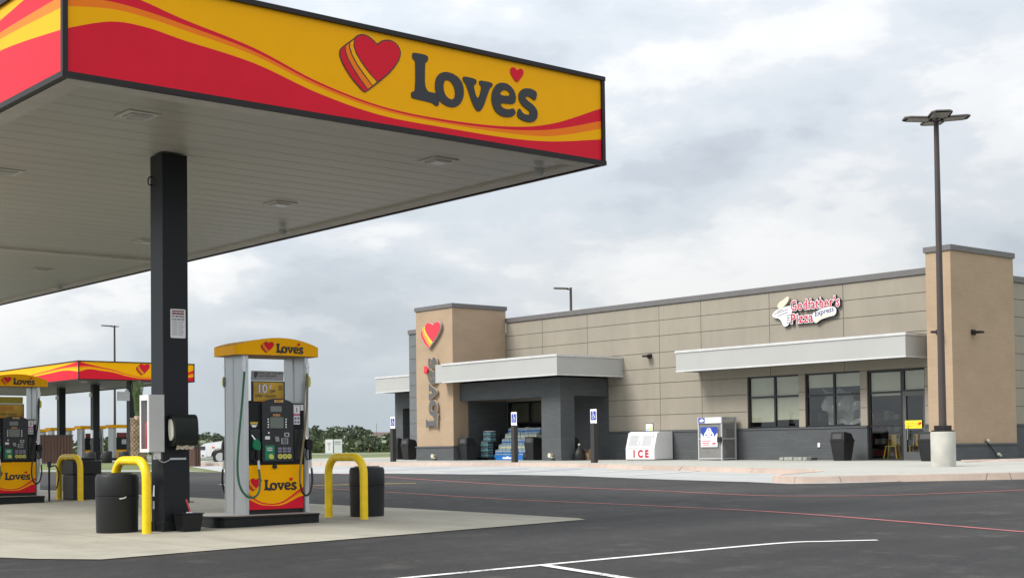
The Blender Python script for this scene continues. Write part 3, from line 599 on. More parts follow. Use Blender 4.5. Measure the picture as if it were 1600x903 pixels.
# ------------------------------------------------------------------ fuel pumps
def dsk(mb, mp_, u, v, r, n0, n1, mi=0, k=14): mb.ext(mp_, [(u+r*math.cos(2*math.pi*i/k), v+r*math.sin(2*math.pi*i/k)) for i in range(k)], n0, n1, mi)
def make_pump(base, label, number):
    t = thing('fuel_pump', label, 'fuel pump', base, 'fuel pumps under the near canopy'); B = Vector(base)
    YF = -.25
    W = lambda x, y, z: (B.x+x, B.y+y, B.z+z)
    def bx(mb, x0, x1, y0, y1, z0, z1, mi=0): return mb.box(B.x+x0, B.x+x1, B.y+y0, B.y+y1, B.z+z0, B.z+z1, mi)
    mp_ = lambda u, v, n: W(u, YF-n, v)
    for sx in (-1, 1):
        mb = MB(); x0, x1 = (-.495, -.435) if sx < 0 else (.425, .485)
        pr = [(-.26, 0), (-.265, .06), (-.20, .06), (-.19, .045), (.02, .045), (.03, .06), (.24, .06), (.26, 0), (.2, -.012), (.03, -.012), (.01, 0), (-.18, 0), (-.2, -.012)]
        xx = -.495 if sx < 0 else .485; dd = 1 if sx < 0 else -1
        poly = [(B.x+xx+dd*b, B.y+a) for a, b in pr]
        mb.ext(lambda u, v, n: (u, v, B.z+n), poly, 0, 2.2, 0)
        p = build('side_post', mb, STEEL, t)
        mb = MB(); bx(mb, xx-.006 if sx < 0 else xx-.05, xx+.05 if sx < 0 else xx+.006, -.276, -.2655, .0, 2.12); bx(mb, xx-.006 if sx < 0 else xx-.05, xx+.05 if sx < 0 else xx+.006, .261, .272, .0, 2.12); build('post_edge', mb, STEELL, p)
    mb = MB(); bx(mb, -.432, .425, -.20, .20, .0, .055); build('plinth', mb, BFRAME, t)
    # lower door, with its wave artwork, front and back
    for sg in (1, -1):
        mq = (lambda u, v, n: W(u, YF-n, v)) if sg > 0 else (lambda u, v, n: W(-u, -YF+n, v))
        mb = MB(); n = 40; u0, u1 = -.432, .418
        top = catmull([(0, .19), (.12, .125), (.25, .078), (.45, .06), (.62, .085), (.78, .155), (.9, .215), (1, .25)], 6)
        def fz(s_):
            for a, b in zip(top, top[1:]):
                if a[0] <= s_ <= b[0]+1e-9: return a[1]+(b[1]-a[1])*(s_-a[0])/(b[0]-a[0])
            return top[-1][1]
        vs = []; w1 = lambda s_: .012+.05*(2*abs(s_-.38))**1.5
        for i in range(n+1):
            s_ = i/n; q = fz(s_); ww = w1(s_); zz = [.06, .06+max(q-ww*1.2, .02) if s_ > .0 else .1, .06+q, .06+q+ww*.0+.012, .06+q+.012+ww*.45, .655]
            zz = [.06, .06+max(q-ww, .015), .06+max(q-ww*.45, .025), .06+q, .06+q+.01+ww*.3, .655]
            for z in zz: vs.append(mq(u0+(u1-u0)*s_, z, .002))
        mb.add(vs, [])
        for i in range(n):
            for k in range(5):
                mb.f.append((i*6+k, (i+1)*6+k, (i+1)*6+k+1, i*6+k+1)); mb.m.append((1, 0, 2, 1, 0)[k])
        rect(mb, mq, u0, u1, .06, .655, -.03, .001, 0)
        d = build('lower_door', mb, [YEL, RED, ORG], t)
        mb = MB(); logo_heart(mb, mq, -.075, .392, .76, .004, .002); logo_text(mb, mq, -.075, .392, .76, .004, .003); build('door_lettering', mb, LM, d)
        mb = MB(); dsk(mb, mq, -.04, .632, .030, .0, .03, k=18); build('lock_knob', mb, BFRAME if number == '1' else YEL, d)
        # black head
        mb = MB(); rect(mb, mq, -.434, .424, .66, 1.485, -.10, .012); h = build('pump_head', mb, BLKP, t, bevel=.008)
        arch = [(-.248, .70), (.235, .70), (.24, 1.40), (.235, 1.485)]+[(.235-.483*i/10, 1.488+.062*math.sin(math.pi*i/10)**.8) for i in range(1, 10)]+[(-.248, 1.485), (-.25, 1.40)]
        mb = MB(); mb.ext(mq, arch, .012, .05); c = build('console', mb, mat('console_black', (.02, .021, .024), .35, bump=.05, bs=200), t, bevel=.006)
        mb = MB(); rect(mb, mq, -.13, .078, 1.147, 1.298, .05, .056); build('screen', mb, SCREEN, c)
        mb = MB(); rect(mb, mq, -.145, .093, 1.135, 1.31, .05, .053); build('screen_bezel', mb, BFRAME, c)
        mb = MB(); rect(mb, mq, -.121, .05, 1.368, 1.444, .05, .055); build('price_display', mb, DISP, c)
        mb = MB(); rect(mb, mq, -.082, .027, 1.311, 1.337, .05, .054, 0)
        put_text(mb, mq, 'INSERT CARD', .016, -.027, 1.324, .0546, 1, off=.0004); build('orange_tag', mb, [mat('tag_orange', (.7, .33, .10), .5), INK], c)
        mb = MB(); rect(mb, mq, -.06, .075, 1.496, 1.53, .05, .055, 0); put_text(mb, mq, 'PREPAY', .03, .008, 1.513, .0556, 1, off=.0006); build('top_tag', mb, [mat('tag_gold', (.75, .42, .12), .5), INK], c)
        mb = MB()
        for i in range(4):
            for u in (-.158, .118): mb = MB(); dsk(mb, mq, u, 1.268-i*.035, .0115, .05, .056); build('soft_key', mb, WHITEP, c)
        mb = MB(); dsk(mb, mq, -.151, 1.085, .013, .05, .056); build('help_button', mb, WHITEP, c)
        mb = MB(); rect(mb, mq, -.207, -.134, .998, 1.04, .05, .054, 0); build('card_label', mb, WHITEP, c)
        mb = MB(); mb.ext(mq, [(-.062, 1.035), (-.005, 1.035), (.006, .966), (-.05, .966)], .05, .07); build('card_reader', mb, mat('reader_grey', (.25, .26, .27), .4), c)
        mb = MB(); rect(mb, mq, .089, .165, 1.032, 1.087, .05, .058, 0); rect(mb, mq, .105, .148, 1.045, 1.075, .058, .059, 1); build('contactless_reader', mb, [GREY, BFRAME], c)
        mb = MB(); rect(mb, mq, .043, .146, .934, 1.013, .05, .056, 0)
        for i in range(3):
            for j in range(4): rect(mb, mq, .058+i*.027, .078+i*.027, .943+j*.017, .955+j*.017, .056, .06, 1)
        build('keypad', mb, [GREY, BFRAME], c)
        mb = MB(); rect(mb, mq, -.211, -.065, .724, .919, .05, .056, 0); put_text(mb, mq, 'DIESEL', .032, -.138, .878, .0566, 1, off=.0006)
        rect(mb, mq, -.18, -.10, .845, .856, .056, .0566, 1); build('diesel_panel', mb, [mat('diesel_green', (.0, .20, .10), .4), WHITEP], c)
        mb = MB(); mb.ext(mq, chaikin([(-.16, .80), (-.09, .80), (-.08, .735), (-.15, .735)], 2), .056, .064); build('grade_button', mb, YLAB, c)
        for i, gtxt in enumerate(('87', '89', '93')):
            u = .02+i*.072
            mb = MB(); mb.ext(mq, chaikin([(u-.034, .80), (u+.034, .80), (u+.034, .735), (u-.034, .735)], 2), .05, .062, 0); put_text(mb, mq, gtxt, .034, u, .768, .0626, 1, off=.0006); build('grade_button', mb, [YLAB, INK], c)
            mb = MB(); rect(mb, mq, u-.03, u+.03, .86, .889, .05, .054); rect(mb, mq, u-.028, u+.028, .822, .85, .05, .054); build('price_window', mb, PURP, c)
        mb = MB(); rect(mb, mq, .262, .36, 1.345, 1.469, .012, .016, 0); put_text(mb, mq, number, .085, .311, 1.395, .0166, 1, off=.002); rect(mb, mq, .278, .344, 1.452, 1.458, .016, .0165, 1); build('number_sticker', mb, [WHITEP, INK], h)
        mb = MB(); rect(mb, mq, .262, .36, 1.318, 1.343, .012, .016, 0); build('pink_sticker', mb, PINK, h)
        mb = MB(); rect(mb, mq, .262, .36, 1.20, 1.316, .012, .016, 0)
        for i in range(4): rect(mb, mq, .272+(i % 2)*.045, .307+(i % 2)*.045, 1.215+(i//2)*.05, 1.25+(i//2)*.05, .016, .0165, 1)
        build('lower_sticker', mb, [WHITEP, PURP], h)
        mb = MB(); rect(mb, mq, .372, .417, 1.39, 1.47, .012, .016, 0); build('small_sticker', mb, WHITEP, h)
        mb = MB(); rect(mb, mq, -.41, -.296, 1.203, 1.232, .012, .016, 0); build('yellow_sticker', mb, mat('sticker_yellow', (.55, .42, .06), .5), h)
        mb = MB(); mb.ext(mq, [(-.40, 1.195), (-.305, 1.195), (-.33, 1.16), (-.375, 1.16)], .012, .016, 0); build('white_sticker', mb, WHITEP, h)
        # nozzle hanging in its boot
        def nozzle(ux, m_, hosepts, hm, uz=0):
            nz = MB(); nz.tube([mq(ux+.055-.055, 1.055+uz, .04), mq(ux+.02, 1.01+uz, .07), mq(ux+.04, .97+uz, .08)], [.011, .013, .018], 8); nzo = build('nozzle', nz, CHROME, t, smooth=True)
            b_ = MB(); b_.ext(mq, chaikin([(ux+.0, .975+uz), (ux+.03, 1.01+uz), (ux+.075, .985+uz), (ux+.095, .96+uz), (ux+.10, .86+uz), (ux+.06, .85+uz), (ux+.0, .87+uz)], 1), .045, .105); build('nozzle_body', b_, m_, nzo, bevel=.006)
            b_ = MB(); b_.tube([mq(ux+.015, .865+uz, .075), mq(ux-.002, .78+uz, .075), mq(ux+.02, .72+uz, .075), mq(ux+.075, .72+uz, .075)], .009, 6); b_.tube([mq(ux+.07, .87+uz, .075), mq(ux+.075, .72+uz, .075)], .022, 8); build('nozzle_handle', b_, BFRAME, nzo, smooth=True)
            b_ = MB(); b_.tube([mq(ux+.075, .73+uz, .075), mq(ux+.078, .60+uz, .08)], [.016, .019], 8); build('swivel', b_, STEELL, nzo, smooth=True)
            b_ = MB(); b_.tube(hosepts, .015, 8); build('hose', b_, hm, t, smooth=True)
        bo = MB(); rect(bo, mq, -.42, -.265, .72, 1.13, .012, .03, 0); build('nozzle_boot', bo, BFRAME, h, bevel=.01)
        bo = MB(); rect(bo, mq, .262, .417, .72, 1.13, .012, .03, 0); build('nozzle_boot', bo, BFRAME, h, bevel=.01)
        hp = catmull([mq(-.322, .60, .08), mq(-.318, .45, .10), mq(-.36, .30, .14), mq(-.45, .235, .17), mq(-.56, .25, .18), mq(-.65, .38, .16), mq(-.665, .62, .12), mq(-.62, 1.0, .08), mq(-.55, 1.5, .05), mq(-.50, 1.92, .03)], 6)
        nozzle(-.40, GREEN, hp, HOSEG)
        hp = catmull([mq(.488, .60, .10), mq(.485, .42, .12), mq(.43, .27, .14), mq(.36, .235, .14), mq(.295, .33, .14), mq(.285, .55, .13), mq(.36, 1.0, .11), mq(.43, 1.4, .08), mq(.465, 1.8, .05), mq(.475, 1.92, .03)], 6)
        k = len(hp)//2
        nozzle(.41, BLKP, hp[:k], HOSEB, .0)
        b_ = MB(); b_.tube(hp[k-1:], .015, 8); build('upper_hose', b_, HOSET if number == '1' else HOSEB, t, smooth=True)
        for ux in (-.50, .475):
            b_ = MB(); b_.tube([mq(ux, 2.14, .02), mq(ux, 2.05, .025)], .013, 8, 0); b_.tube([mq(ux, 2.05, .025), mq(ux, 1.90, .03)], .024, 10, 0); b_.tube([mq(ux, 2.0, .0275), mq(ux, 1.975, .0285)], .032, 10, 0); build('hose_swivel', b_, STEELL, t, smooth=True)
        b_ = MB(); b_.ext(mq, chaikin([(.455, 1.86), (.515, 1.86), (.52, 1.72), (.47, 1.70)], 1), .02, .05); build('hose_tag', b_, YLAB, t)
    # valance
    mb = MB(); n = 24; top = []; bot = []
    ring_ = []
    for i in range(n+1): u = -1+2*i/n; ring_.append((u*.62, -.33-.07*(1-u*u)))
    ring_ += [(.645, -.28), (.645, .28)]
    for i in range(n+1): u = 1-2*i/n; ring_.append((u*.62, .33+.07*(1-u*u)))
    ring_ += [(-.645, .28), (-.645, -.28)]
    zt_ = lambda x: 2.245+.115*(1-(x/.645)**2); zb_ = lambda x: 2.125-.0*(1-(x/.645)**2)
    k = len(ring_); vs = [W(x, y, zb_(x)) for x, y in ring_]+[W(x, y, zt_(x)) for x, y in ring_]
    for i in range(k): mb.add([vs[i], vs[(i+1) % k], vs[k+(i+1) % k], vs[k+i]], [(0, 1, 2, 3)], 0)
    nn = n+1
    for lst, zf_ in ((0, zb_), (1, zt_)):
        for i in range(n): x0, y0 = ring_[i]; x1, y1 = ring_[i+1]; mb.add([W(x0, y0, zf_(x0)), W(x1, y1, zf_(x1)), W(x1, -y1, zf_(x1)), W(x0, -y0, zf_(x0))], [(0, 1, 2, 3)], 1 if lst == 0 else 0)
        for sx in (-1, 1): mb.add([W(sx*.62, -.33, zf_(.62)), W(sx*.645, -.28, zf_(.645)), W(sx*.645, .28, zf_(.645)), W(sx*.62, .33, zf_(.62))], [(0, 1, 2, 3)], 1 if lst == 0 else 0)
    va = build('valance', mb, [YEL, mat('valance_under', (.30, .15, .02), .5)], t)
    for sg in (1, -1):
        mv = (lambda u, v, n: W(u, -.33-.07*(1-min(1, (u/.62)**2))-n, v)) if sg > 0 else (lambda u, v, n: W(-u, .33+.07*(1-min(1, (u/.62)**2))+n, v))
        mb = MB(); logo_heart(mb, mv, .02, 2.225, .66, .004, .002); logo_text(mb, mv, .02, 2.225, .66, .004, .003); build('valance_lettering', mb, LM, va)
    # advertising frames in the gap
    ma = lambda u, v, n: W(u, -.02-n, v)
    mb = MB(); rect(mb, ma, -.245, .275, 1.50, 1.795, -.02, .0); fr = build('advert_frame', mb, BFRAME, t, bevel=.004)
    mb = MB(); rect(mb, ma, -.22, .252, 1.515, 1.78, .0, .004, 0)
    if number == '1':
        put_text(mb, ma, '10', .17, -.085, 1.685, .0045, 2, off=.010); put_text(mb, ma, '10', .17, -.085, 1.685, .0052, 1, off=.004)
        put_text(mb, ma, '¢', .075, .045, 1.725, .0052, 1, off=.002); put_text(mb, ma, 'OFF', .05, .075, 1.655, .0045, 2, off=.0018)
        put_text(mb, ma, 'EVERY GALLON', .046, -.03, 1.59, .0045, 2, off=.0014)
        rect(mb, ma, .255-.085, .235, 1.67, 1.74, .004, .0045, 4)
    else:
        put_text(mb, ma, 'SAVE', .11, -.05, 1.70, .0045, 3, off=.004); put_text(mb, ma, 'EVERY GALLON', .046, -.03, 1.59, .0045, 2, off=.0014)
    mb.ext(ma, [(-.22, 1.515), (.252, 1.515), (.252, 1.60), (.20, 1.565), (.05, 1.545)], .004, .0043, 3)
    build('advert', mb, [mat('advert_gold', (.60, .36, .035), .45, var=.2, vs=5), WHITEP, mat('advert_brown', (.09, .045, .01), .5), mat('advert_orange', (.62, .20, .02), .5), mat('advert_dim', (.33, .20, .03), .5)], fr)
    mb = MB(); lean = lambda u, v, n: W(u, -.02-n-(v-1.80)*.25, v)
    mb.ext(lean, [(-.255, 1.80), (.25, 1.80), (.24, 1.93), (-.265, 1.93)], -.006, .0, 0)
    if number == '1':
        put_text(mb, lean, 'DOWNLOAD THE APP', .042, .0, 1.90, .0008, 1, off=.0012); put_text(mb, lean, 'EARN REWARDS', .038, -.01, 1.863, .0008, 1, off=.001)
        mb.ext(lean, chaikin([(-.22, 1.92), (-.165, 1.92), (-.165, 1.86), (-.195, 1.82), (-.225, 1.87)], 1), .0, .001, 1); rect(mb, lean, -.15, .06, 1.835, 1.842, .0, .0008, 3)
    build('upper_advert', mb, [mat('advert_grey', (.40, .40, .41), .5) if number == '1' else mat('advert_olive', (.40, .34, .04), .5), mat('ink_soft', (.08, .08, .09), .6), GREY, mat('ink_pale', (.25, .25, .26), .6)], t)
    return t
def make_island(base, label):
    B = Vector(base); mb = MB(); ol = []
    x0, x1, y0, y1, r = -.98, .50, -.60, .60, .28
    for cx_, cy_, a0, rr in ((x1-.02, y0+.02, -90, .02), (x1-.02, y1-.02, 0, .02), (x0+r, y1-r, 90, r), (x0+r, y0+r, 180, r)):
        for i in range(9): a = R(a0+i*90/8); ol.append((B.x+cx_+rr*math.cos(a), B.y+cy_+rr*math.sin(a)))
    mb.prism(ol, B.z-.1, B.z+.118)
    t = thing('pump_island', label, 'pump island', base, 'raised black pump islands'); build('island_skirt', mb, BLKP, t, smooth=False)
    mb = MB(); o2 = [((x-B.x)*1.012+B.x, (y-B.y)*1.02+B.y) for x, y in ol]; mb.prism(o2, B.z+.12, B.z+.15, 0); build('island_lip', mb, BLKP, t, bevel=.008)
    mb = MB(); o3 = [((x-B.x)*.97+B.x, (y-B.y)*.96+B.y) for x, y in ol]; mb.prism(o3, B.z+.1505, B.z+.153, 0); build('island_top', mb, mat('island_concrete', (.30, .29, .27), .8, var=.12), t)
zi = g(9.9, 16.9)
make_island((9.87, 16.93, zi), 'low black island under the nearest fuel pump')
pump1 = make_pump((9.90, 16.90, zi+.153), 'nearest fuel pump, marked 1, with a green hose and a yellow top sign', '1')
z2 = g(10.3, 27.3)
make_island((10.28, 27.45, z2), 'low black island under the pump at the left edge')
pump3 = make_pump((10.31, 27.42, z2+.153), 'fuel pump marked 3 cut off at the left edge of the view', '3')

# far dispensers: taller posts and an orange-yellow top, seen small
def far_pump(x, y, label, first=[None]):
    if first[0] is None:
        t = thing('far_fuel_pump', label, 'fuel pump', (x, y, g(x, y)), 'fuel pumps under the distant canopy'); z = g(x, y)
        mb = MB(); mb.box(x-1.1, x+1.1, y-.5, y+.5, z-.05, z+.14); build('island', mb, BLKP, t, bevel=.03)
        for sx in (-1, 1):
            mb = MB(); mb.box(x+sx*.62-.1, x+sx*.62+.1, y-.38, y+.38, z+.142, z+2.0); build('side_post', mb, STEEL, t, bevel=.02)
        mb = MB(); mb.box(x-.86, x+.86, y-.5, y+.5, z+2.002, z+2.2); build('valance', mb, YEL, t, bevel=.03)
        mb = MB(); mb.box(x-.51, x+.51, y-.3, y+.3, z+.142, z+.66); build('lower_door', mb, YEL, t)
        mb = MB(); mb.box(x-.51, x+.51, y-.33, y+.33, z+.662, z+1.42); hd = build('pump_head', mb, BLKP, t, bevel=.03)
        mb = MB(); mb.box(x-.15, x+.15, y-.34, y-.331, z+1.0, z+1.3); build('screen', mb, GREY, hd)
        mb = MB(); mb.box(x-.3, x+.3, y-.06, y+.06, z+1.422, z+1.72); build('advert', mb, mat('far_advert', (.25, .05, .04), .5), t)
        mb = MB(); mb.tube(catmull([(x+.52, y-.42, z+1.9), (x+.56, y-.5, z+.8), (x+.4, y-.5, z+.35), (x+.3, y-.45, z+.9)], 5), .03, 6); build('hose', mb, HOSEB, t)
        first[0] = t; return t
    return dup(first[0], (x, y, g(x, y)), label)
far_pump(38.15, 82.8, 'far pump under the distant canopy, just left of the palm')
far_pump(37.5, 86.0, 'far pump under the distant canopy, behind its middle column')
far_pump(38.4, 93.0, 'far pump mostly hidden behind the brown enclosure, by the left column')
far_pump(39.0, 99.0, 'leftmost far pump, only its top showing over the brown enclosure')
# ------------------------------------------------------------------ bollards, bins, column fittings
def bollard(label, x, y0, y1, top, first=[None], wave=0):
    z = g(x, y0)
    t = thing('hoop_bollard', label, 'bollard', (x, y0, z), 'yellow hoop bollards at the pump islands'); r = .42
    pts = [(x, y0, z-.05), (x, y0, z+.3)]+[(x, (y0+y1)/2-(y1-y0)/2*math.cos(a), z+top-r+r*math.sin(a)*1.0) if False else None for a in []]
    h = (y1-y0)/2; yc = (y0+y1)/2; rr = .24
    arc = [(x, y0+rr-rr*math.cos(R(a)), z+top-rr+rr*math.sin(R(a))) for a in range(0, 91, 10)]
    arc2 = [(x, y1-rr+rr*math.sin(R(a)), z+top-rr+rr*math.cos(R(a))) for a in range(0, 91, 10)]
    mb = MB(); mb.tube([(x, y0, z-.05), (x, y0, z+.25)]+arc+arc2+[(x, y1, z+.25), (x, y1, z-.05)], .057, 16)
    build('hoop', mb, BOLY, t, smooth=True); return t
bollard('yellow hoop bollard left of the nearest column, beside the round black bin', 7.85, 16.33, 17.22, .92)
bollard('yellow hoop bollard at the right end of the nearest island', 11.13, 16.38, 17.28, .88)
bollard('yellow hoop bollard on the second island, left of the square black bin', 11.5, 26.85, 27.9, .88)
def barrel(label, x, y, r, h, sq=False):
    z = g(x, y); t = thing('barrel_bin', label, 'trash can', (x, y, z), 'black bins on the pump islands'); mb = MB()
    if not sq:
        mb.lathe((x, y, z), [(r*.93, 0), (r*.96, .03), (r*.98, h*.55), (r, h*.60), (r, h*.62), (r*.975, h*.625)], 36); build('bin_body', mb, BINM, t, smooth=True)
        mb = MB(); mb.lathe((x, y, z), [(r*.985, h*.63), (r*1.0, h*.65), (r*1.0, h*.93), (r*.93, h*.985), (r*.72, h*.995), (r*.70, h*1.01), (r*.3, h*1.012), (r*.05, h*1.013)], 36); build('bin_lid', mb, BINM, t, smooth=True)
    else:
        mb = MB(); q = lambda s_: [(x-r*s_, y-r*s_), (x+r*s_, y-r*s_), (x+r*s_, y+r*s_), (x-r*s_, y+r*s_)]
        mb.prism(q(.93), z, z+h*.6); build('bin_body', mb, BINM, t, bevel=.03)
        mb = MB(); mb.prism(q(1), z+h*.605, z+h*.93); mb.prism(q(.7), z+h*.931, z+h); build('bin_lid', mb, BINM, t, bevel=.02)
    return t
b1 = barrel('round black barrel bin left of the nearest column', 7.76, 16.98, .27, .76)
mb = MB(); mb.ext(lambda u, v, n: (7.76+.274*math.sin(u), 16.98-.274*math.cos(u)-n, g(7.55, 17)+v), [(-.35, .455), (-.1, .465), (.0, .48), (-.05, .455), (-.3, .44)], 0, .004); build('torn_label', mb, WHITEP, b1)
barrel('round black barrel bin beside the right-hand yellow hoop', 11.62, 17.02, .255, .73)
barrel('square black bin beside the hoop on the second island', 11.80, 27.5, .30, .86, True)

zc = g(8.3, 16.5)
# extinguisher cabinet
t = thing('extinguisher_cabinet', 'white metal fire extinguisher cabinet hung on the left side of the nearest column', 'cabinet', (8.0, 16.5, 1.2))
mb = MB(); x0, x1, y0, y1, z0, z1 = 7.92, 8.135, 16.41, 16.66, 1.20, 1.92
mb.box(x0+.012, x1, y0, y1, z1-.012, z1); mb.box(x0+.012, x1, y0, y1, z0, z0+.012); mb.box(x0+.012, x1, y0, y0+.012, z0+.0121, z1-.0121); mb.box(x0+.012, x1, y1-.012, y1, z0+.0121, z1-.0121); mb.box(x1-.012, x1-.001, y0+.0121, y1-.0121, z0+.0121, z1-.0121)
build('cabinet_body', mb, mat('cabinet_grey', (.50, .50, .49), .45, var=.03), t, bevel=.002)
mb = MB(); fw_ = .035
mb.box(x0, x0+.012, y0, y0+fw_, z0, z1); mb.box(x0, x0+.012, y1-fw_, y1, z0, z1); mb.box(x0, x0+.012, y0+fw_, y1-fw_, z0, z0+.04); mb.box(x0, x0+.012, y0+fw_, y1-fw_, z1-.07, z1); dr = build('cabinet_door', mb, WHITE, t)
mb = MB(); mb.add([(x0+.005, y0+fw_, z0+.04), (x0+.005, y1-fw_, z0+.04), (x0+.005, y1-fw_, z1-.07), (x0+.005, y0+fw_, z1-.07)], [(0, 1, 2, 3)]); build('door_window', mb, CLEAR, dr)
t2 = thing('fire_extinguisher', 'red fire extinguisher standing inside the white cabinet', 'fire extinguisher', (8.0, 16.53, z0+.013))
mb = MB(); mb.lathe((8.0, 16.53, z0+.013), [(.06, 0), (.065, .01), (.065, .30), (.055, .36), (.03, .39), (.02, .40)], 16); build('cylinder', mb, mat('extinguisher_red', (.45, .015, .02), .3, coat=.4), t2, smooth=True)
mb = MB(); mb.box(7.97, 8.03, 16.515, 16.545, z0+.42, z0+.47); mb.tube([(8.0, 16.53, z0+.41), (8.0, 16.53, z0+.45)], .018, 8); build('handle', mb, BFRAME, t2)
mb = MB(); mb.tube(catmull([(7.99, 16.50, z0+.44), (7.955, 16.46, z0+.40), (7.95, 16.455, z0+.2)], 5), .010, 6); build('hose', mb, BFRAME, t2)
mb = MB(); mb.box(x0+.10, x0+.19, y0+.05, y0+.09, z0-.09, z0-.001); build('bracket', mb, WHITE, t)
# towel dispenser
t = thing('towel_dispenser', 'black paper towel dispenser on the front of the nearest column', 'paper towel dispenser', (8.36, 16.4, 1.25))
dx = lambda u, v, n: (8.19+n, 16.442-v, u)      # profile u=z, v=outward
prof = [(1.27, 0), (1.63, 0), (1.67, .03), (1.675, .12), (1.65, .17), (1.60, .195), (1.44, .21), (1.34, .20), (1.285, .17), (1.265, .10)]
mb = MB(); mb.ext(dx, chaikin(prof, 1), 0.013, .33); build('dispenser_body', mb, mat('smoke_black', (.010, .014, .012), .42, spec=.25), t, bevel=.02, smooth=True, seg=3)
mb = MB(); pp = [(1.33, .05), (1.6, .03), (1.62, .10), (1.5, .17), (1.36, .16)]; mb.ext(dx, chaikin(pp, 2), -.004, .012); build('side_panel', mb, PAPERC, t)
mb = MB(); mb.tube([(8.52, 16.36, 1.44), (8.56, 16.36, 1.44), (8.57, 16.35, 1.43)], .012, 8); build('turn_knob', mb, BFRAME, t)
mb = MB(); vs = []
for i in range(13):
    for j in range(4): vs.append((8.24+.24*i/12, 16.30-.02*math.sin(j*1.4+i), 1.285-.018*j-.006*math.sin(i*1.9)))
mb.add(vs, [(i*4+j, i*4+j+1, (i+1)*4+j+1, (i+1)*4+j) for i in range(12) for j in range(3)]); build('paper_towel', mb, mat('towel_paper', (.55, .48, .38), .9), t)
# notice on the column
t = thing('safety_notice', 'white safety notice with a red heading high on the nearest column', 'notice', (8.33, 16.44, 2.65))
mn = lambda u, v, n: (8.345+u, 16.443-n, 2.83+v)
mb = MB(); mb.ext(mn, [(-.105, -.175), (-.095, -.185), (.095, -.185), (.105, -.175), (.105, .175), (.095, .185), (-.095, .185), (-.105, .175)], 0, .004, 0); rect(mb, mn, -.085, .085, .115, .168, .004, .0046, 1)
put_text(mb, mn, 'WARNING', .036, 0, .142, .0050, 0, off=.0006); put_text(mb, mn, 'NO SMOKING', .028, 0, .09, .0046, 2, off=.0012); put_text(mb, mn, 'STOP MOTOR', .028, 0, .052, .0046, 2, off=.0012)
build('notice_panel', mb, [WHITEP, mat('notice_red', (.22, .03, .025), .5), mat('notice_ink', (.04, .045, .05), .6)], t)
mb = MB()
for i in range(9): rect(mb, mn, -.083, -.008, .022-i*.021, .030-i*.021, .004, .0045, 0); rect(mb, mn, .004, .083-.01*(i % 3), .022-i*.021, .030-i*.021, .004, .0045, 0)
build('notice_text', mb, mat('print_grey', (.35, .37, .37), .6), t)
# squeegee bucket
t = thing('squeegee_bucket', 'black windscreen wash bucket at the foot of the nearest column', 'bucket', (8.42, 16.3, zc))
mb = MB(); bx_ = [(8.25, 16.14), (8.53, 16.14), (8.53, 16.41), (8.25, 16.41)]
vs = [(x+(.03 if x < 8.4 else -.03), y+.02*(1 if y < 16.3 else -1), zc+.0) for x, y in bx_]+[(x, y, zc+.235) for x, y in bx_]; mb.add(vs, [(3, 2, 1, 0), (0, 1, 5, 4), (1, 2, 6, 5), (2, 3, 7, 6), (3, 0, 4, 7), (4, 5, 6, 7)]); build('bucket_body', mb, BLKP, t, bevel=.012)
mb = MB(); mb.box(8.24, 8.54, 16.13, 16.42, zc+.236, zc+.25); build('bucket_rim', mb, BLKP, t, bevel=.005)
t = thing('squeegee', 'red handled squeegee leaning in the black wash bucket', 'squeegee', (8.36, 16.2, zc+.25))
mb = MB(); mb.tube([(8.385, 16.2, zc+.24), (8.325, 16.2, zc+.42)], .011, 8); build('handle', mb, mat('squeegee_red', (.50, .05, .06), .4), t, smooth=True)
mb = MB(); mb.box(8.33, 8.40, 16.185, 16.215, zc+.251, zc+.262); build('blade_holder', mb, WHITEP, t)
# air / water hose on the column side, power conduit
t = thing('air_hose', 'dark air hose with a metal nozzle hanging low on the side of the nearest column', 'hose', (8.1, 16.6, zc))
mb = MB(); mb.tube([(8.09, 16.62, zc+.02), (8.09, 16.62, zc+.30)], .013, 8); build('hose_pipe', mb, HOSEB, t, smooth=True)
mb = MB(); mb.tube([(8.09, 16.62, zc+.30), (8.09, 16.62, zc+.40)], .021, 10); mb.tube([(8.09, 16.62, zc+.46), (8.095, 16.62, zc+.60)], [.022, .012], 10); build('hose_fitting', mb, CHROME, t, smooth=True)
mb = MB(); mb.tube([(8.09, 16.62, zc+.40), (8.09, 16.62, zc+.46)], .018, 10); build('hose_grip', mb, BFRAME, t)
t = thing('cable_conduit', 'pale conduit and thin grey cable below the towel dispenser', 'conduit', (8.3, 16.43, 1.1))
mb = MB(); mb.box(8.22, 8.44, 16.422, 16.442, 1.10, 1.125); build('conduit', mb, mat('conduit_pale', (.45, .50, .50), .4), t)
mb = MB(); mb.tube(catmull([(8.0, 16.5, 1.20), (8.06, 16.43, 1.11), (8.12, 16.42, 1.07), (8.18, 16.42, 1.085), (8.23, 16.43, 1.112)], 5), .006, 6); build('cable', mb, GREY, t)
# thin posts
t = thing('hose_post', 'thin dark purple post with a short hose between the second pump and its hoop', 'post', (11.05, 27.3, .22))
mb = MB(); mb.tube([(11.05, 27.3, .2), (11.05, 27.3, .93)], .022, 8); mb.box(11.02, 11.08, 27.27, 27.33, .93, 1.04); build('post', mb, mat('post_purple', (.022, .012, .035), .5), t)
mb = MB(); mb.tube(catmull([(11.07, 27.3, .93), (11.17, 27.28, .95), (11.23, 27.26, .8), (11.21, 27.26, .6), (11.18, 27.26, .5)], 5), .014, 6); build('hose', mb, HOSEB, t)
mb = MB(); mb.tube([(12.39, 24.0, .25), (12.39, 24.0, 1.30)], .012, 6); mb.tube([(12.39, 24.0, .25), (12.39, 24.0, .275)], .09, 14)
one('thin_rod', mb, TRIM, 'thin upright rod on the slab between the nearest column and pump', 'rod', base=(12.39, 24, .25))

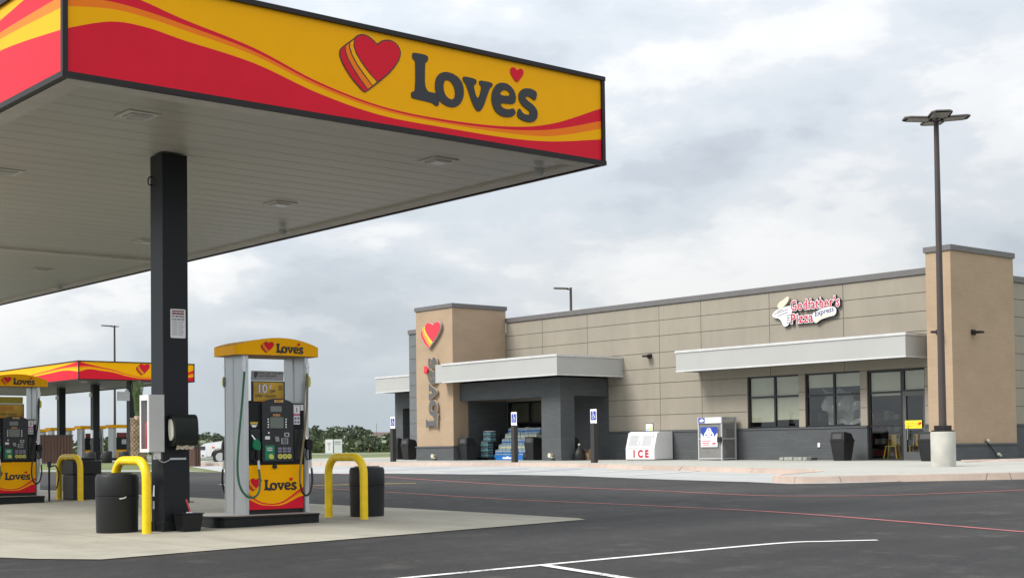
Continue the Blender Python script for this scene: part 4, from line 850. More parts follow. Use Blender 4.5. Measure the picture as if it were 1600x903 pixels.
# ------------------------------------------------------------------ the store
XW = 37.67; ZW = lambda y: .585+.003*y     # walk level at the wall
store = thing('convenience_store', 'long beige panelled convenience store with dark brick base and two tan brick towers', 'store', (XW, 35, .66))
holes = [(29.78, 31.99, 1.72, 3.53), (27.33, 29.52, 1.72, 3.53), (24.96, 27.07, .2, 3.5), (41.42, 44.84, .2, 3.09)]
def cells(us, vs, holes):
    us = sorted(set(us+[h[0] for h in holes]+[h[1] for h in holes])); vs = sorted(set(vs+[h[2] for h in holes]+[h[3] for h in holes]))
    for a, b in zip(us, us[1:]):
        for c, d in zip(vs, vs[1:]):
            mu, mv = (a+b)/2, (c+d)/2
            if not any(h[0] < mu < h[1] and h[2] < mv < h[3] for h in holes): yield a, b, c, d
def panel_wall(axis, c0, thick, us, vs, holes, front_sign, name, pm=PANEL):
    G_ = .010
    mb = MB(); u0, u1, v0, v1 = us[0], us[-1], vs[0], vs[-1]
    for a, b, c, d in cells([u0, u1], [v0, v1], [h for h in holes if h[3] > v0]):
        if d <= v0 or c < v0-1e-6: continue
        if axis == 'X': mb.box(c0+.02, c0+thick, a, b, c, d)
        else: mb.box(a, b, c0+.02, c0+thick, c, d)
    p = build(name, mb, GROOVE, store)
    mb = MB()
    hu = [h[0] for h in holes]+[h[1] for h in holes]; hv = [h[2] for h in holes]+[h[3] for h in holes]
    for a, b, c, d in cells(us, vs, [h for h in holes]):
        if c < v0-1e-6: continue
        ga = G_ if a in us else 0; gb = G_ if b in us else 0; gc = G_ if c in vs else 0; gd = G_ if d in vs else 0
        if axis == 'X': mb.box(c0, c0+.019, a+ga, b-gb, c+gc, d-gd)
        else: mb.box(a+ga, b-gb, c0, c0+.019, c+gc, d-gd)
    build(name+'_panels', mb, pm, store)
HZ = [1.76, 2.34, 2.93, 3.51, 4.05, 4.63, 5.24, 5.81, 6.36]
VY = [24.40, 27.92, 30.96, 34.07, 36.12, 39.97, 42.6, 44.886]
panel_wall('X', XW, .25, VY, HZ, holes, -1, 'facade')
panel_wall('X', XW, .25, [47.4, 49.6, 51.73], HZ, [], -1, 'far_facade', mat('fin_grey', (.13, .14, .145), .8, var=.06, bump=.1))
mb = MB(); mb.box(XW-.001, XW+.25, 47.4, 51.73, .4, 1.759); build('far_base', mb, MATS['fin_grey'], store)
panel_wall('Y', 24.45, .25, [40.46, 44.0, 48.0, 52, 56], HZ, [], -1, 'side_facade')
# dark brick base
mb = MB()
for a, b in ((27.07, 38.83), (24.40, 24.96)): mb.box(XW-.03, XW+.25, a, b, .4, 1.70)
mb.box(40.46, 56, 24.42, 24.7, .4, 1.70); mb.box(XW-.031, XW+.2, 38.83, 45, .4, 3.5) if False else None
build('brick_base', mb, DARK, store)
mb = MB()
for a, b in ((27.07, 38.83), (24.40, 24.96)): mb.box(XW-.055, XW+.05, a, b, 1.703, 1.757)
mb.box(40.46, 56, 24.395, 24.45, 1.703, 1.757)
build('base_sill', mb, mat('sill_grey', (.07, .078, .086), .7), store)
mb = MB(); mb.box(XW-.05, XW+.3, 24.4, 44.88, 6.363, 6.56); mb.box(XW-.05, XW+.3, 47.36, 51.75, 6.363, 6.56); mb.box(40.46, 56, 24.40, 24.75, 6.363, 6.56); build('parapet_cap', mb, CAPM, store, bevel=.01)
mb = MB(); mb.box(XW+.26, 55.9, 24.72, 51.7, 5.9, 6.0); build('roof', mb, ROOFM, store)
mb = MB(); mb.box(XW+.25, 56, 51.45, 51.73, .4, 6.36); mb.box(55.75, 56, 24.71, 51.44, .4, 6.36); build('rear_wall', mb, PANEL, store)
# towers
def tower(x0, x1, y0, y1, zt, wz, name):
    mb = MB(); mb.box(x0, x1, y0, y1, wz, zt); tw = build(name, mb, TAN, store)
    mb = MB(); mb.box(x0-.04, x1, y0-.04, y1+.0, .4, wz-.055); build('tower_base', mb, DARK, tw)
    mb = MB(); mb.box(x0-.07, x1+.0, y0-.07, y1+.03, wz-.053, wz-.002); build('tower_sill', mb, MATS['sill_grey'], tw)
    mb = MB(); mb.box(x0-.05, x1+.05, y0-.05, y1+.05, zt+.002, zt+.17); build('tower_cap', mb, CAPM, tw, bevel=.01)
    return tw
tr = tower(37.0, 40.46, 23.55, 24.40, 6.90, 1.16, 'tower')
tl = tower(34.86, 37.665, 44.89, 47.36, 6.88, 1.30, 'tower')
# tower sign, text reading upward
mt_ = lambda u, v, n: (34.86-n, 46.125-u, v)
t = thing('heart_sign', 'large red heart sign with orange and yellow stripes near the top of the left tower', 'sign', (34.86, 46.17, 5.8))
mb = MB(); logo_heart(mb, mt_, 0, 0, 1, .05, .09, pos=(-.045, 5.83, 4.0*1.19)); 
build('heart_panel', mb, [INK, mat('sign_red_bright', (.72, .02, .045), .35, coat=.3), mat('sign_yellow_bright', (.85, .55, .02), .35), mat('sign_orange_bright', (.85, .30, .03), .35), mat('sign_silver_edge', (.40, .36, .32), .4)], t)
t = thing('tower_lettering', 'grey letters running up the left tower below the heart', 'sign', (34.86, 46.2, 3.4))
SS = 4.35
fn = lambda x, y: (-.085-y*SS*.92, 2.03+(x+.165)*SS)
mb = MB(); logo_text(mb, mt_, 0, 0, 3, .06, .08, fn=fn, side=2); build('letters', mb, [mat('letter_grey', (.09, .09, .095), .5), MATS['sign_red_bright'], mat('letter_edge', (.55, .45, .33), .5)], t)
# entrance canopy (flat silver fascia) and portico
def awning(label, x0, x1, y0, y1, z0, z1, parent=store):
    mb = MB(); mb.box(x0+.03, x1, y0+.03, y1-.03, z0+.03, z1-.04); a = build('awning', mb, mat('awning_soffit', (.20, .20, .20), .7), parent)
    mb = MB(); mb.box(x0, x0+.028, y0, y1, z0, z1); mb.box(x0+.0285, x1, y0, y0+.028, z0, z1); mb.box(x0+.0285, x1, y1-.028, y1, z0, z1)
    build('awning_fascia', mb, FASC, a)
    mb = MB(); mb.box(x0-.03, x0+.0, y0-.03, y1+.03, z1-.06, z1+.02); mb.box(x0, x1, y0-.03, y0-.0005, z1-.06, z1+.02); mb.box(x0-.015, x0-.001, y0-.015, y1, z0-.02, z0+.03); mb.box(x0, x1, y0-.015, y0-.001, z0-.02, z0+.03)
    build('awning_edge', mb, FASCG, a)
    return a
awning('', 36.52, XW-.001, 24.83, 34.23, 3.80, 4.51)
awning('', 34.32, XW-.001, 38.04, 44.885, 3.83, 4.56)
mb = MB(); mb.box(34.32, 34.34, 44.886, 45.34, 3.83, 4.56); mb.box(34.341, 34.855, 45.31, 45.34, 3.83, 4.56); mb.box(34.341, 34.855, 44.886, 45.309, 4.50, 4.54); mb.box(34.341, 34.855, 44.886, 45.309, 3.85, 3.87); build('awning_end', mb, FASC, store)
awning('', 38.0, 40.5, 51.76, 54.86, 3.85, 4.57)
mb = MB(); mb.box(39.0, 40.4, 51.76, 53.55, .4, 3.84); mb.box(39.0, 40.4, 54.1, 54.72, .4, 3.84); mb.box(39.0, 40.4, 53.551, 54.099, 3.1, 3.84); build('side_porch', mb, DARK, store)
mb = MB(); mb.box(39.8, 40.0, 53.551, 54.099, .4, 3.1); build('porch_recess', mb, BFRAME, store)
mb = MB(); mb.box(35.2, 35.9, 38.85, 39.92, .4, 3.80)              # corner pier
mb.box(35.2, 35.9, 39.921, 44.885, 3.10, 3.80)                     # front beam
mb.box(35.901, 37.64, 38.85, 39.15, 3.12, 3.80)                     # side beam
mb.box(XW-.02, XW+.2, 38.835, 41.4, .4, 3.79)                       # wall inside
mb.box(35.62, 37.66, 44.84, 44.885, .4, 3.09)                      # left inner wall
build('portico', mb, DARK, store)
mb = MB(); mb.box(35.901, 37.64, 39.151, 44.83, 3.45, 3.5); build('portico_ceiling', mb, mat('porch_ceiling', (.10, .10, .10), .7), store)
# glazing
def glazed(y0, y1, z0, z1, ymull, zmull, name='window', x=XW+.10, fm=BFRAME, fwid=.055, glass=GLASS):
    mb = MB(); x0, x1 = x-.03, x+.05
    mb.box(x0, x1, y0, y0+fwid, z0, z1); mb.box(x0, x1, y1-fwid, y1, z0, z1); mb.box(x0, x1, y0+fwid, y1-fwid, z0, z0+fwid); mb.box(x0, x1, y0+fwid, y1-fwid, z1-fwid, z1)
    for y in ymull: mb.box(x0+.003, x1-.003, y-.035, y+.035, z0+fwid, z1-fwid)
    for z in zmull: mb.box(x0+.006, x1-.006, y0+fwid, y1-fwid, z-.03, z+.03)
    f = build(name, mb, fm, store)
    mb = MB(); mb.add([(x+.01, y0+.03, z0+.03), (x+.01, y0+.03, z1-.03), (x+.01, y1-.03, z1-.03), (x+.01, y1-.03, z0+.03)], [(0, 1, 2, 3)]); build('pane', mb, glass, f); return f
w1 = glazed(29.78, 31.99, 1.76, 3.53, [30.85], [2.82]); w2 = glazed(27.33, 29.52, 1.76, 3.53, [28.40], [2.80])
w3 = glazed(25.80, 27.07, .655, 3.50, [], [1.74, 2.80], fwid=.07); w4 = glazed(24.96, 25.80, 2.80, 3.50, [], [])
mb = MB(); x0, x1 = XW+.07, XW+.16; z0 = .655
mb.box(x0, x1, 24.96, 25.07, z0, 2.80); mb.box(x0, x1, 25.69, 25.80, z0, 2.80); mb.box(x0, x1, 25.0701, 25.6899, z0, z0+.27); mb.box(x0, x1, 25.0701, 25.6899, 2.66, 2.80); mb.box(x0+.002, x1-.002, 25.0701, 25.6899, 1.60, 1.68)
dr = build('door', mb, GFRAME, store)
mb = MB(); mb.add([(XW+.115, 25.05, .8), (XW+.115, 25.05, 2.7), (XW+.115, 25.71, 2.7), (XW+.115, 25.71, .8)], [(0, 1, 2, 3)]); build('pane', mb, GLASS, dr)
mb = MB(); mb.tube([(XW+.03, 25.62, 1.3), (XW+.03, 25.62, 1.7)], .014, 8); mb.box(XW+.03, XW+.07, 25.61, 25.63, 1.3, 1.32); mb.box(XW+.03, XW+.07, 25.61, 25.63, 1.68, 1.70); build('handle', mb, CHROME, dr)
mds = lambda u, v, n: (XW+.06-n, 25.42-u, 1.77+v)
t = thing('door_sticker', 'yellow notice with a small red heart across the right-hand glass door', 'sign', (XW, 25.4, 1.77))
mb = MB(); rect(mb, mds, -.30, .30, -.125, .125, 0, .01, 0); put_text(mb, mds, 'A Warm Welcome', .072, -.06, .03, .0105, 2, off=.001); put_text(mb, mds, 'COMING SOON', .06, -.07, -.045, .0105, 2, off=.001)
logo_heart(mb, mds, 0, 0, 1, .01, .002, ix=(3, 1, 0, 3, 1), pos=(.22, .01, .5)); build('sign_board', mb, [mat('notice_yellow', (.80, .68, .03), .4), RED, mat('notice_ochre', (.45, .28, .02), .5), ORG], t)
# shades, interior
mb = MB(); mb.box(XW+.15, XW+.155, 30.9, 31.95, 1.97, 3.5); mb.box(XW+.15, XW+.155, 29.8, 30.8, 2.03, 3.5); mb.box(XW+.15, XW+.155, 27.35, 29.5, 3.05, 3.5); mb.box(XW+.15, XW+.155, 24.98, 27.05, 2.70, 3.46); build('roller_shades', mb, SHADE, store)
mb = MB(); mb.box(XW+.2, XW+.21, 42.0, 44.8, 2.2, 3.05); build('entrance_shade', mb, mat('dim_shade', (.20, .19, .15), .85), store)  # roller shade again, the dimness behind the entrance glass put into its colour
mb = MB()
vs = []
for i in range(19):
    for j in range(9): y = 27.42+1.55*i/18; z = 1.8+1.15*j/8; vs.append((XW+.24+.06*math.sin(i*.9+j*.5)+.05*math.sin(j*1.3), y+.04*math.sin(j*1.7), z+.07*math.sin(i*.8)))
mb.add(vs, [(i*9+j, i*9+j+1, (i+1)*9+j+1, (i+1)*9+j) for i in range(18) for j in range(8) if not (i < 5 and j > 4) and not (i > 15 and j < 3)])
build('window_film', mb, mat('film_grey', (.17, .175, .18), .3, var=.2, vs=2), store)
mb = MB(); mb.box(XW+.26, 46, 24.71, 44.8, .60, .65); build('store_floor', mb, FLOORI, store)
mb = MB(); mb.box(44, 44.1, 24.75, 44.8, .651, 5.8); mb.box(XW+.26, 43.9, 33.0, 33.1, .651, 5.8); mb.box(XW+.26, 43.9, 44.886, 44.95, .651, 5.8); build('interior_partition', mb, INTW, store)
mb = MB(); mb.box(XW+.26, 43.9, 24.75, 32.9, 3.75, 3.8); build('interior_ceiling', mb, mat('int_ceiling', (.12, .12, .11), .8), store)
random.seed(8)
for (sx, sy, lb) in ((39.6, 30.6, 'dim shelf rack seen through the left pizza window'), (39.8, 28.3, 'dim shelf rack seen through the middle pizza window'), (41.2, 26.2, 'dim counter seen through the glass door')):
    t = thing('shelf_rack', lb, 'rack', (sx, sy, .652)); mb = MB()
    for zz in (.1, .5, .9, 1.3): mb.box(sx, sx+.5, sy-.9, sy+.9, .652+zz, .652+zz+.03)
    for yy in (sy-.9, sy+.88): mb.box(sx+.45, sx+.5, yy, yy+.03, .652, 2.1)
    build('shelves', mb, GFRAME, t)
    for zz in (.13, .53, .93, 1.33):
        y = sy-.85
        while y < sy+.75:
            wd_ = random.uniform(.1, .25); hh = random.uniform(.12, .3); mb = MB(); mb.box(sx+.08, sx+.4, y, y+wd_, .652+zz, .652+zz+hh); build('goods', mb, mat('goods_%s' % random.choice(('red', 'pale', 'tan')), random.choice(((.3, .03, .03), (.5, .5, .45), (.3, .2, .1))), .5), t); y += wd_+random.uniform(.02, .2)
mb = MB(); mb.box(38.2, 38.35, 25.0, 32.4, 3.70, 3.748)
# entrance storefront
es = glazed(41.42, 44.84, .70, 3.09, [43.5, 42.4], [2.2], fwid=.08, x=XW+.05)
# yellow cafe chairs behind the glass
def cafe_chair(x, y, rz, label):
    z = .652; t = thing('cafe_chair', label, 'chair', (x, y, z), 'yellow metal chairs inside the glass')
    mb = MB(); mb.box(x-.18, x+.18, y-.18, y+.18, z+.44, z+.46); build('seat', mb, YCH, t, bevel=.01)
    for sx in (-1, 1):
        for sy in (-1, 1):
            mb = MB(); mb.tube([(x+sx*.15, y+sy*.15, z+.44), (x+sx*.22, y+sy*.22, z)], .022, 6); build('leg', mb, YCH, t)
    mb = MB(); mb.tube([(x+.17, y-.17, z+.45), (x+.22, y-.17, z+.82), (x+.22, y+.17, z+.82), (x+.17, y+.17, z+.45)], .016, 6); mb.box(x+.205, x+.22, y-.08, y+.08, z+.46, z+.82); build('backrest', mb, YCH, t)
    t.rotation_euler.z = rz; return t
cafe_chair(38.5, 26.75, .3, 'yellow metal chair behind the glass, leftmost of the three'); cafe_chair(38.6, 26.1, -.4, 'yellow metal chair behind the glass left of the door handle'); cafe_chair(39.4, 25.4, 1.2, 'yellow metal chair further back behind the glass door')
# pizza sign
t = thing('pizza_sign', 'red and white pizza restaurant sign with an emblem on the long beige wall', 'sign', (XW, 29.4, 5.6))
mg = lambda u, v, n: (XW-n, 29.35-u, 5.58+v)
pz = [WHITEP, mat('pizza_red', (.50, .015, .05), .4), mat('sign_dark', (.03, .03, .04), .6), mat('sign_cream', (.72, .66, .48), .5), mat('sign_navy', (.05, .05, .13), .5)]  # the near-black one backs letters and emblem and draws the emblem lines
mb = MB(); T = [('Godfather\'s', .46, .38, .21, 0, .80), ('Pizza', .46, -.16, -.22, 0, .9)]
for off, n, mi, th in ((.040, .10, 2, .06), (.030, .112, 0, .01), (.004, .122, 1, .008)):
    for tx, sz, u, v, rot, sx in T: put_text(mb, mg, tx, sz, u, v, n, mi, thick=th, rot=rot, off=off, sx=sx, sp=1.13)
build('sign_letters', mb, pz, t)
mb = MB(); rb = [(.26, -.10), (.55, .0), (.90, .08), (1.25, .05), (1.25, -.22), (.95, -.25), (.60, -.32), (.45, -.44), (.33, -.36)]
mb.ext(mg, chaikin([(x+0, y) for x, y in inset(rb, -.02)], 2), .05, .118, 2); mb.ext(mg, chaikin(rb, 2), .118, .132, 0); mb.ext(mg, chaikin([(.36, -.30), (.60, -.22), (.95, -.15), (1.22, -.13), (1.2, -.2), (.95, -.22), (.60, -.30), (.45, -.42), (.34, -.36)], 1), .132, .135, 3)
put_text(mb, mg, 'Express', .25, .76, -.07, .136, 4, rot=.14, off=.004, shear=.2); build('ribbon', mb, pz, t)
mb = MB(); em = [(-1.42, -.02), (-1.25, .14), (-.95, .2), (-.72, .24), (-.52, .22), (-.50, .12), (-.60, -.02), (-.62, -.22), (-.72, -.42), (-.92, -.45), (-1.0, -.25), (-1.12, -.14), (-1.3, -.12)]
mb.ext(mg, chaikin(inset(em, -.02), 1), .05, .10, 2); mb.ext(mg, chaikin(em, 1), .10, .115, 0)
mb.ext(mg, chaikin([(-1.18, .20), (-1.12, .38), (-.9, .46), (-.75, .56), (-.66, .52), (-.72, .38), (-.85, .26), (-.98, .18)], 2), .06, .12, 3)
for i in range(4): mb.ext(mg, [(-.62-.02*i, -.06-.08*i), (-.78, -.07-.08*i), (-.78, -.10-.08*i), (-.63-.02*i, -.09-.08*i)], .115, .118, 2)
for a, b in (((-1.3, .02), (-.7, .14)), ((-1.15, -.05), (-.72, .04)), ((-1.2, .09), (-.9, .16))): mb.ext(mg, [(a[0], a[1]), (b[0], b[1]), (b[0], b[1]-.022), (a[0], a[1]-.022)], .115, .1175, 2)
build('emblem', mb, pz, t)

# wall packs, outlets, faucets
def wall_pack(x, y, z, face, label):
    t = thing('wall_lamp', label, 'wall lamp', (x, y, z), 'bronze wall lamps on the store'); mb = MB()
    if face == 'X': mb.box(x-.05, x, y-.10, y+.10, z-.06, z+.10); mb2 = MB(); mb2.box(x-.32, x-.051, y-.12, y+.12, z-.02, z+.05)
    else: mb.box(x-.10, x+.10, y-.05, y, z-.06, z+.10); mb2 = MB(); mb2.box(x-.12, x+.12, y-.32, y-.051, z-.02, z+.05)
    build('back_box', mb, TRIM, t, bevel=.01); build('lamp_head', mb2, TRIM, t, bevel=.02); return t
wall_pack(XW, 36.6, 4.5, 'X', 'bronze wall lamp on the beige wall between the two awnings')
wall_pack(38.12, 23.55, 4.48, 'Y', 'bronze wall lamp on the wide face of the right tower')
wall_pack(37.0, 23.95, 4.47, 'X', 'bronze wall lamp on the narrow face of the right tower, behind the lamp pole')
wall_pack(40.95, 24.45, 4.42, 'Y', 'bronze wall lamp at the right edge on the side wall')
mb = MB(); mb.box(XW-.07, XW-.031, 28.90, 28.99, 1.10, 1.24); one('wall_outlet', mb, WHITE, 'small white outlet box on the dark brick base under the windows', 'outlet', base=(XW, 28.95, 1.1))
t = thing('wall_faucet', 'pale spigot with a black hose stub low on the right tower', 'faucet', (38.7, 23.5, 1.2))
mb = MB(); mb.lathe((38.70, 23.49, 1.20), [(.05, 0), (.06, .04), (.04, .09)], 10); build('valve', mb, mat('valve_cream', (.55, .52, .42), .5), t)
mb = MB(); mb.tube([(38.62, 23.48, 1.22), (38.85, 23.44, 1.0), (39.05, 23.42, .80)], .018, 6); build('hose', mb, BLKP, t)
mb = MB(); mb.lathe((39.2, 23.44, .78), [(.05, 0), (.07, .05), (.04, .09)], 10); mb.box(39.28, 39.36, 23.42, 23.49, .76, .82); build('coupling', mb, MATS['valve_cream'], t)
for (x, y, lb) in ((34.78, 46.1, 'cream pipe outlet low on the left tower base'), (35.15, 39.35, 'cream pipe outlet at the foot of the portico pier')):
    mb = MB(); mb.tube([(x+.05, y, .90), (x-.10, y, .90)], [.06, .09], 12); mb.box(x-.08, x+.02, y-.15, y-.05, .80, .84); one('pipe_outlet', mb, MATS['valve_cream'], lb, 'pipe outlet', base=(x, y, .9))

# ------------------------------------------------------------------ things on the walk
def walk_bin(x, y, label, tall=.0):
    z = zs(x, y); t = thing('swing_top_bin', label, 'trash can', (x, y, z), 'black square bins along the store front')
    a, b = .20, .27; mb = MB(); H = .92+tall
    vs = [(x+sx*a, y+sy*a, z) for sx, sy in ((-1, -1), (1, -1), (1, 1), (-1, 1))]+[(x+sx*b, y+sy*b, z+H*.66) for sx, sy in ((-1, -1), (1, -1), (1, 1), (-1, 1))]
    mb.add(vs, [(3, 2, 1, 0), (4, 5, 6, 7), (0, 1, 5, 4), (1, 2, 6, 5), (2, 3, 7, 6), (3, 0, 4, 7)]); build('bin_body', mb, BINM, t, bevel=.02)
    mb = MB(); mb.box(x-b-.015, x+b+.015, y-b-.015, y+b+.015, z+H*.661, z+H*.70); build('bin_rim', mb, BINM, t, bevel=.01)
    mb = MB(); mb.add([(x-b, y-b, z+H*.70), (x+b, y-b, z+H*.70), (x+b, y+b, z+H*.70), (x-b, y+b, z+H*.70), (x-b+.04, y-b+.02, z+H), (x+b-.12, y-b+.02, z+H*.93), (x+b-.12, y+b-.02, z+H*.93), (x-b+.04, y+b-.02, z+H)],
                      [(3, 2, 1, 0), (4, 5, 6, 7), (0, 1, 5, 4), (1, 2, 6, 5), (2, 3, 7, 6), (3, 0, 4, 7)]); build('bin_hood', mb, BINM, t, bevel=.02)
    mb = MB(); mb.add([(x-b-.003, y-.17, z+H*.75), (x-b-.003, y+.17, z+H*.75), (x-b+.02, y+.17, z+H*.92), (x-b+.02, y-.17, z+H*.92)], [(0, 1, 2, 3)]); build('bin_flap', mb, mat('flap_grey', (.05, .05, .05), .4), t)
    return t
walk_bin(36.85, 27.45, 'black square bin on the walk right of the pizza windows')
walk_bin(36.35, 23.93, 'black bin half hidden behind the concrete lamp base', -.05)
walk_bin(35.25, 44.48, 'black square bin against the left tower beside the bottled water')
walk_bin(36.0, 41.3, 'black bin just left of the portico pier, below the yellow notice')
walk_bin(36.3, 39.55, 'black square bin under the side arch of the portico')
walk_bin(36.2, 49.75, 'black bin immediately left of the left tower')
walk_bin(36.9, 51.5, 'black bin behind the leftmost accessible parking sign', .05)
t = thing('ashtray_stand', 'black bottle shaped ashtray stand beside the portico bin', 'ashtray', (35.9, 38.62, .69)); z = zs(35.9, 38.6)
mb = MB(); mb.lathe((35.9, 38.62, z), [(.19, 0), (.21, .04), (.21, .24), (.16, .34), (.11, .42), (.05, .48), (.035, .55)], 20); build('urn', mb, BINM, t, smooth=True)
mb = MB(); mb.lathe((35.9, 38.62, z+.55), [(.04, 0), (.045, .05), (.02, .08)], 12); build('cap', mb, MATS['valve_cream'], t)
mb = MB(); mb.lathe((36.0, 41.75, zs(36, 41.7)), [(.13, 0), (.15, .1), (.12, .25), (.05, .32), (.04, .42)], 16); one('ashtray_stand', mb, BINM, 'small black ashtray at the foot of the bin left of the portico pier', 'ashtray', base=(36, 41.75, .7))
t = thing('cardboard_box', 'open brown cardboard box behind the right accessible sign post', 'box', (36.3, 38.5, .69)); z = zs(36.3, 38.5)
mb = MB(); mb.box(36.1, 36.45, 38.32, 38.70, z, z+.33); build('carton', mb, CARDB, t)
mb = MB(); mb.add([(36.1, 38.32, z+.332), (36.1, 38.70, z+.332), (35.98, 38.72, z+.39), (35.98, 38.30, z+.39)], [(0, 1, 2, 3)]); mb.add([(36.45, 38.32, z+.332), (36.45, 38.70, z+.332), (36.5, 38.72, z+.43), (36.5, 38.30, z+.43)], [(0, 1, 2, 3)]); build('flap', mb, CARDB, t)
# accessible parking posts
def ada_post(x, y, label):
    z = zs(x, y); t = thing('accessible_sign_post', label, 'sign post', (x, y, z), 'accessible parking signs along the walk')
    mb = MB(); mb.box(x-.09, x+.09, y-.09, y+.09, z-.02, z+1.32); build('post_sleeve', mb, TRIM if False else mat('sleeve_black', (.028, .026, .026), .5), t, bevel=.015)
    mb = MB(); mb.tube([(x+.02, y, z+1.32), (x+.02, y, z+1.72)], .025, 8); build('post', mb, TRIM, t)
    ms_ = lambda u, v, n: (x-.01-n, y-u, z+1.55+v)
    mb = MB(); rect(mb, ms_, -.15, .15, -.24, .24, 0, .008, 0); sg = build('sign_plate', mb, WHITEP, t)
    mb = MB(); rect(mb, ms_, -.12, .12, -.13, .17, .008, .010, 0); build('blue_field', mb, BLUE, sg)
    mb = MB(); dsk(mb, ms_, -.015, .13, .022, .010, .012)
    for a, b in (((-.02, .10), (-.012, .02)), ((-.012, .02), (.045, .02)), ((.045, .02), (.07, -.05)), ((-.02, .065), (.035, .065))):
        d = Vector((b[0]-a[0], b[1]-a[1])).normalized()*.011; p = Vector((-d.y, d.x)); mb.ext(ms_, [(a[0]+p.x, a[1]+p.y), (a[0]-p.x, a[1]-p.y), (b[0]-p.x, b[1]-p.y), (b[0]+p.x, b[1]+p.y)], .010, .012)
    k = 14; arc = [(-.01+.058*math.cos(R(100+i*240/k)), -.03+.058*math.sin(R(100+i*240/k))) for i in range(k+1)]; arc2 = [(-.01+.042*math.cos(R(100+i*240/k)), -.03+.042*math.sin(R(100+i*240/k))) for i in range(k, -1, -1)]
    mb.ext(ms_, arc+arc2, .010, .012); rect(mb, ms_, -.10, .10, -.19, -.165, .008, .010); build('wheelchair_symbol', mb, [WHITEP], sg); return t
ada_post(32.75, 46.1, 'accessible parking sign on a black post, leftmost, in front of the left tower'); ada_post(32.65, 38.5, 'accessible parking sign on a black post in front of the portico opening'); ada_post(32.6, 34.33, 'accessible parking sign on a black post right of the portico, nearest the ice chest')
# ice chest
t = thing('ice_chest', 'white slant front ice chest lettered ICE in red against the wall', 'ice chest', (37.1, 36.1, .70)); z = zs(37, 36); y0, y1 = 35.45, 36.88
pi_ = lambda u, v, n: (u, n, v)
prof = [(36.62, z+.03), (36.62, z+.42), (36.78, z+.98), (36.90, z+1.03), (37.58, z+1.03), (37.58, z+.03)]
mb = MB(); mb.ext(pi_, prof, y1, y0); build('cabinet', mb, WHITE, t, bevel=.012); mb = MB(); mb.box(36.66, 37.55, y0+.05, y1-.05, z, z+.03); build('foot', mb, BFRAME, t)
sl = Vector((.16, 0, .56)).normalized(); nn_ = Vector((-.56, 0, .16)).normalized()
for k in (0, 1):
    ya = y1-.09-k*.66; yb = ya-.56
    pp = lambda u, v, n: tuple(Vector((36.62, 0, z+.42))+Vector((0, u, 0))+sl*v+nn_*n)
    mb = MB(); mb.ext(pp, [(yb, .03), (ya, .03), (ya, .55), (yb, .55)], .0, .03); d = build('door', mb, WHITE, t, bevel=.006)
    mb = MB(); mb.ext(pp, [(yb+.05, .08), (ya-.05, .08), (ya-.05, .50), (yb+.05, .50)], .03, .034); build('door_panel', mb, GREY, d)
    mb = MB(); mb.ext(pp, [(yb-.0, .10), (yb+.045, .10), (yb+.045, .26), (yb-.0, .26)], .03, .06) if k == 0 else mb.ext(pp, [(yb, .42), (yb+.04, .42), (yb+.04, .53), (yb, .53)], .03, .055); build('latch', mb, WHITEP, d)
mic = lambda u, v, n: (36.62-n, 36.165-u, z+.22+v)
mb = MB()
for ch, u in (('I', -.30), ('C', .02), ('E', .34)): put_text(mb, mic, ch, .36, u, 0, .004, 0, off=.018, thick=.003)
build('lettering', mb, IRED, t)
t = thing('price_card', 'small framed price card standing on top of the ice chest', 'sign', (37.0, 36.1, z+1.03)); mpc = lambda u, v, n: (37.0-n, 36.05-u, z+1.04+v)
mb = MB(); rect(mb, mpc, -.20, .20, 0, .30, -.02, 0, 0); f = build('frame', mb, mat('frame_grey', (.10, .10, .12), .5), t)
mb = MB(); rect(mb, mpc, -.17, .17, .03, .27, 0, .004, 0); rect(mb, mpc, .01, .15, .04, .15, .004, .006, 1); rect(mb, mpc, -.15, .0, .05, .10, .004, .006, 2); build('card', mb, [WHITEP, YLAB, mat('pale_blue', (.25, .4, .6), .5)], f)
# propane cage
t = thing('propane_cage', 'silver mesh propane exchange cage with blue and white posters', 'propane cage', (37.1, 32.9, .69)); z = zs(37, 33); x0, x1, y0, y1, H = 36.75, 37.5, 32.36, 33.46, 1.45
mb = MB()
for x in (x0, x1-.05):
    for y in (y0, y1-.05): mb.box(x, x+.05, y, y+.05, z, z+H)
for zz in (.04, .72, H-.05):
    for y in (y0, y1-.05): mb.box(x0+.05, x1-.05, y+.002, y+.048, z+zz, z+zz+.04)
    for x in (x0, x1-.05): mb.box(x+.002, x+.048, y0+.05, y1-.05, z+zz, z+zz+.04)
mb.box(x0-.01, x1+.01, y0-.01, y1+.01, z+H+.001, z+H+.03); build('cage_frame', mb, GREY, t)
mb = MB()
for i in range(1, 26): y = y0+i*(y1-y0)/26; mb.box(x0+.018, x0+.026, y-.004, y+.004, z+.05, z+H-.04)
for i in range(1, 34): zz = z+i*H/34; mb.box(x0+.027, x0+.033, y0+.03, y1-.03, zz-.004, zz+.004)
for i in range(1, 18): x = x0+i*(x1-x0)/18; mb.box(x-.004, x+.004, y0+.018, y0+.026, z+.05, z+H-.04)
for i in range(1, 34): zz = z+i*H/34; mb.box(x0+.04, x1-.04, y0+.027, y0+.033, zz-.004, zz+.004)
mb.box(x0+.035, x0+.038, y0+.05, y1-.05, z+.05, z+H-.05)
build('mesh_panels', mb, mat('mesh_grey', (.36, .355, .34), .5, metal=.3), t)
mpp = lambda u, v, n: (x0-.005-n, 32.91-u, z+v)
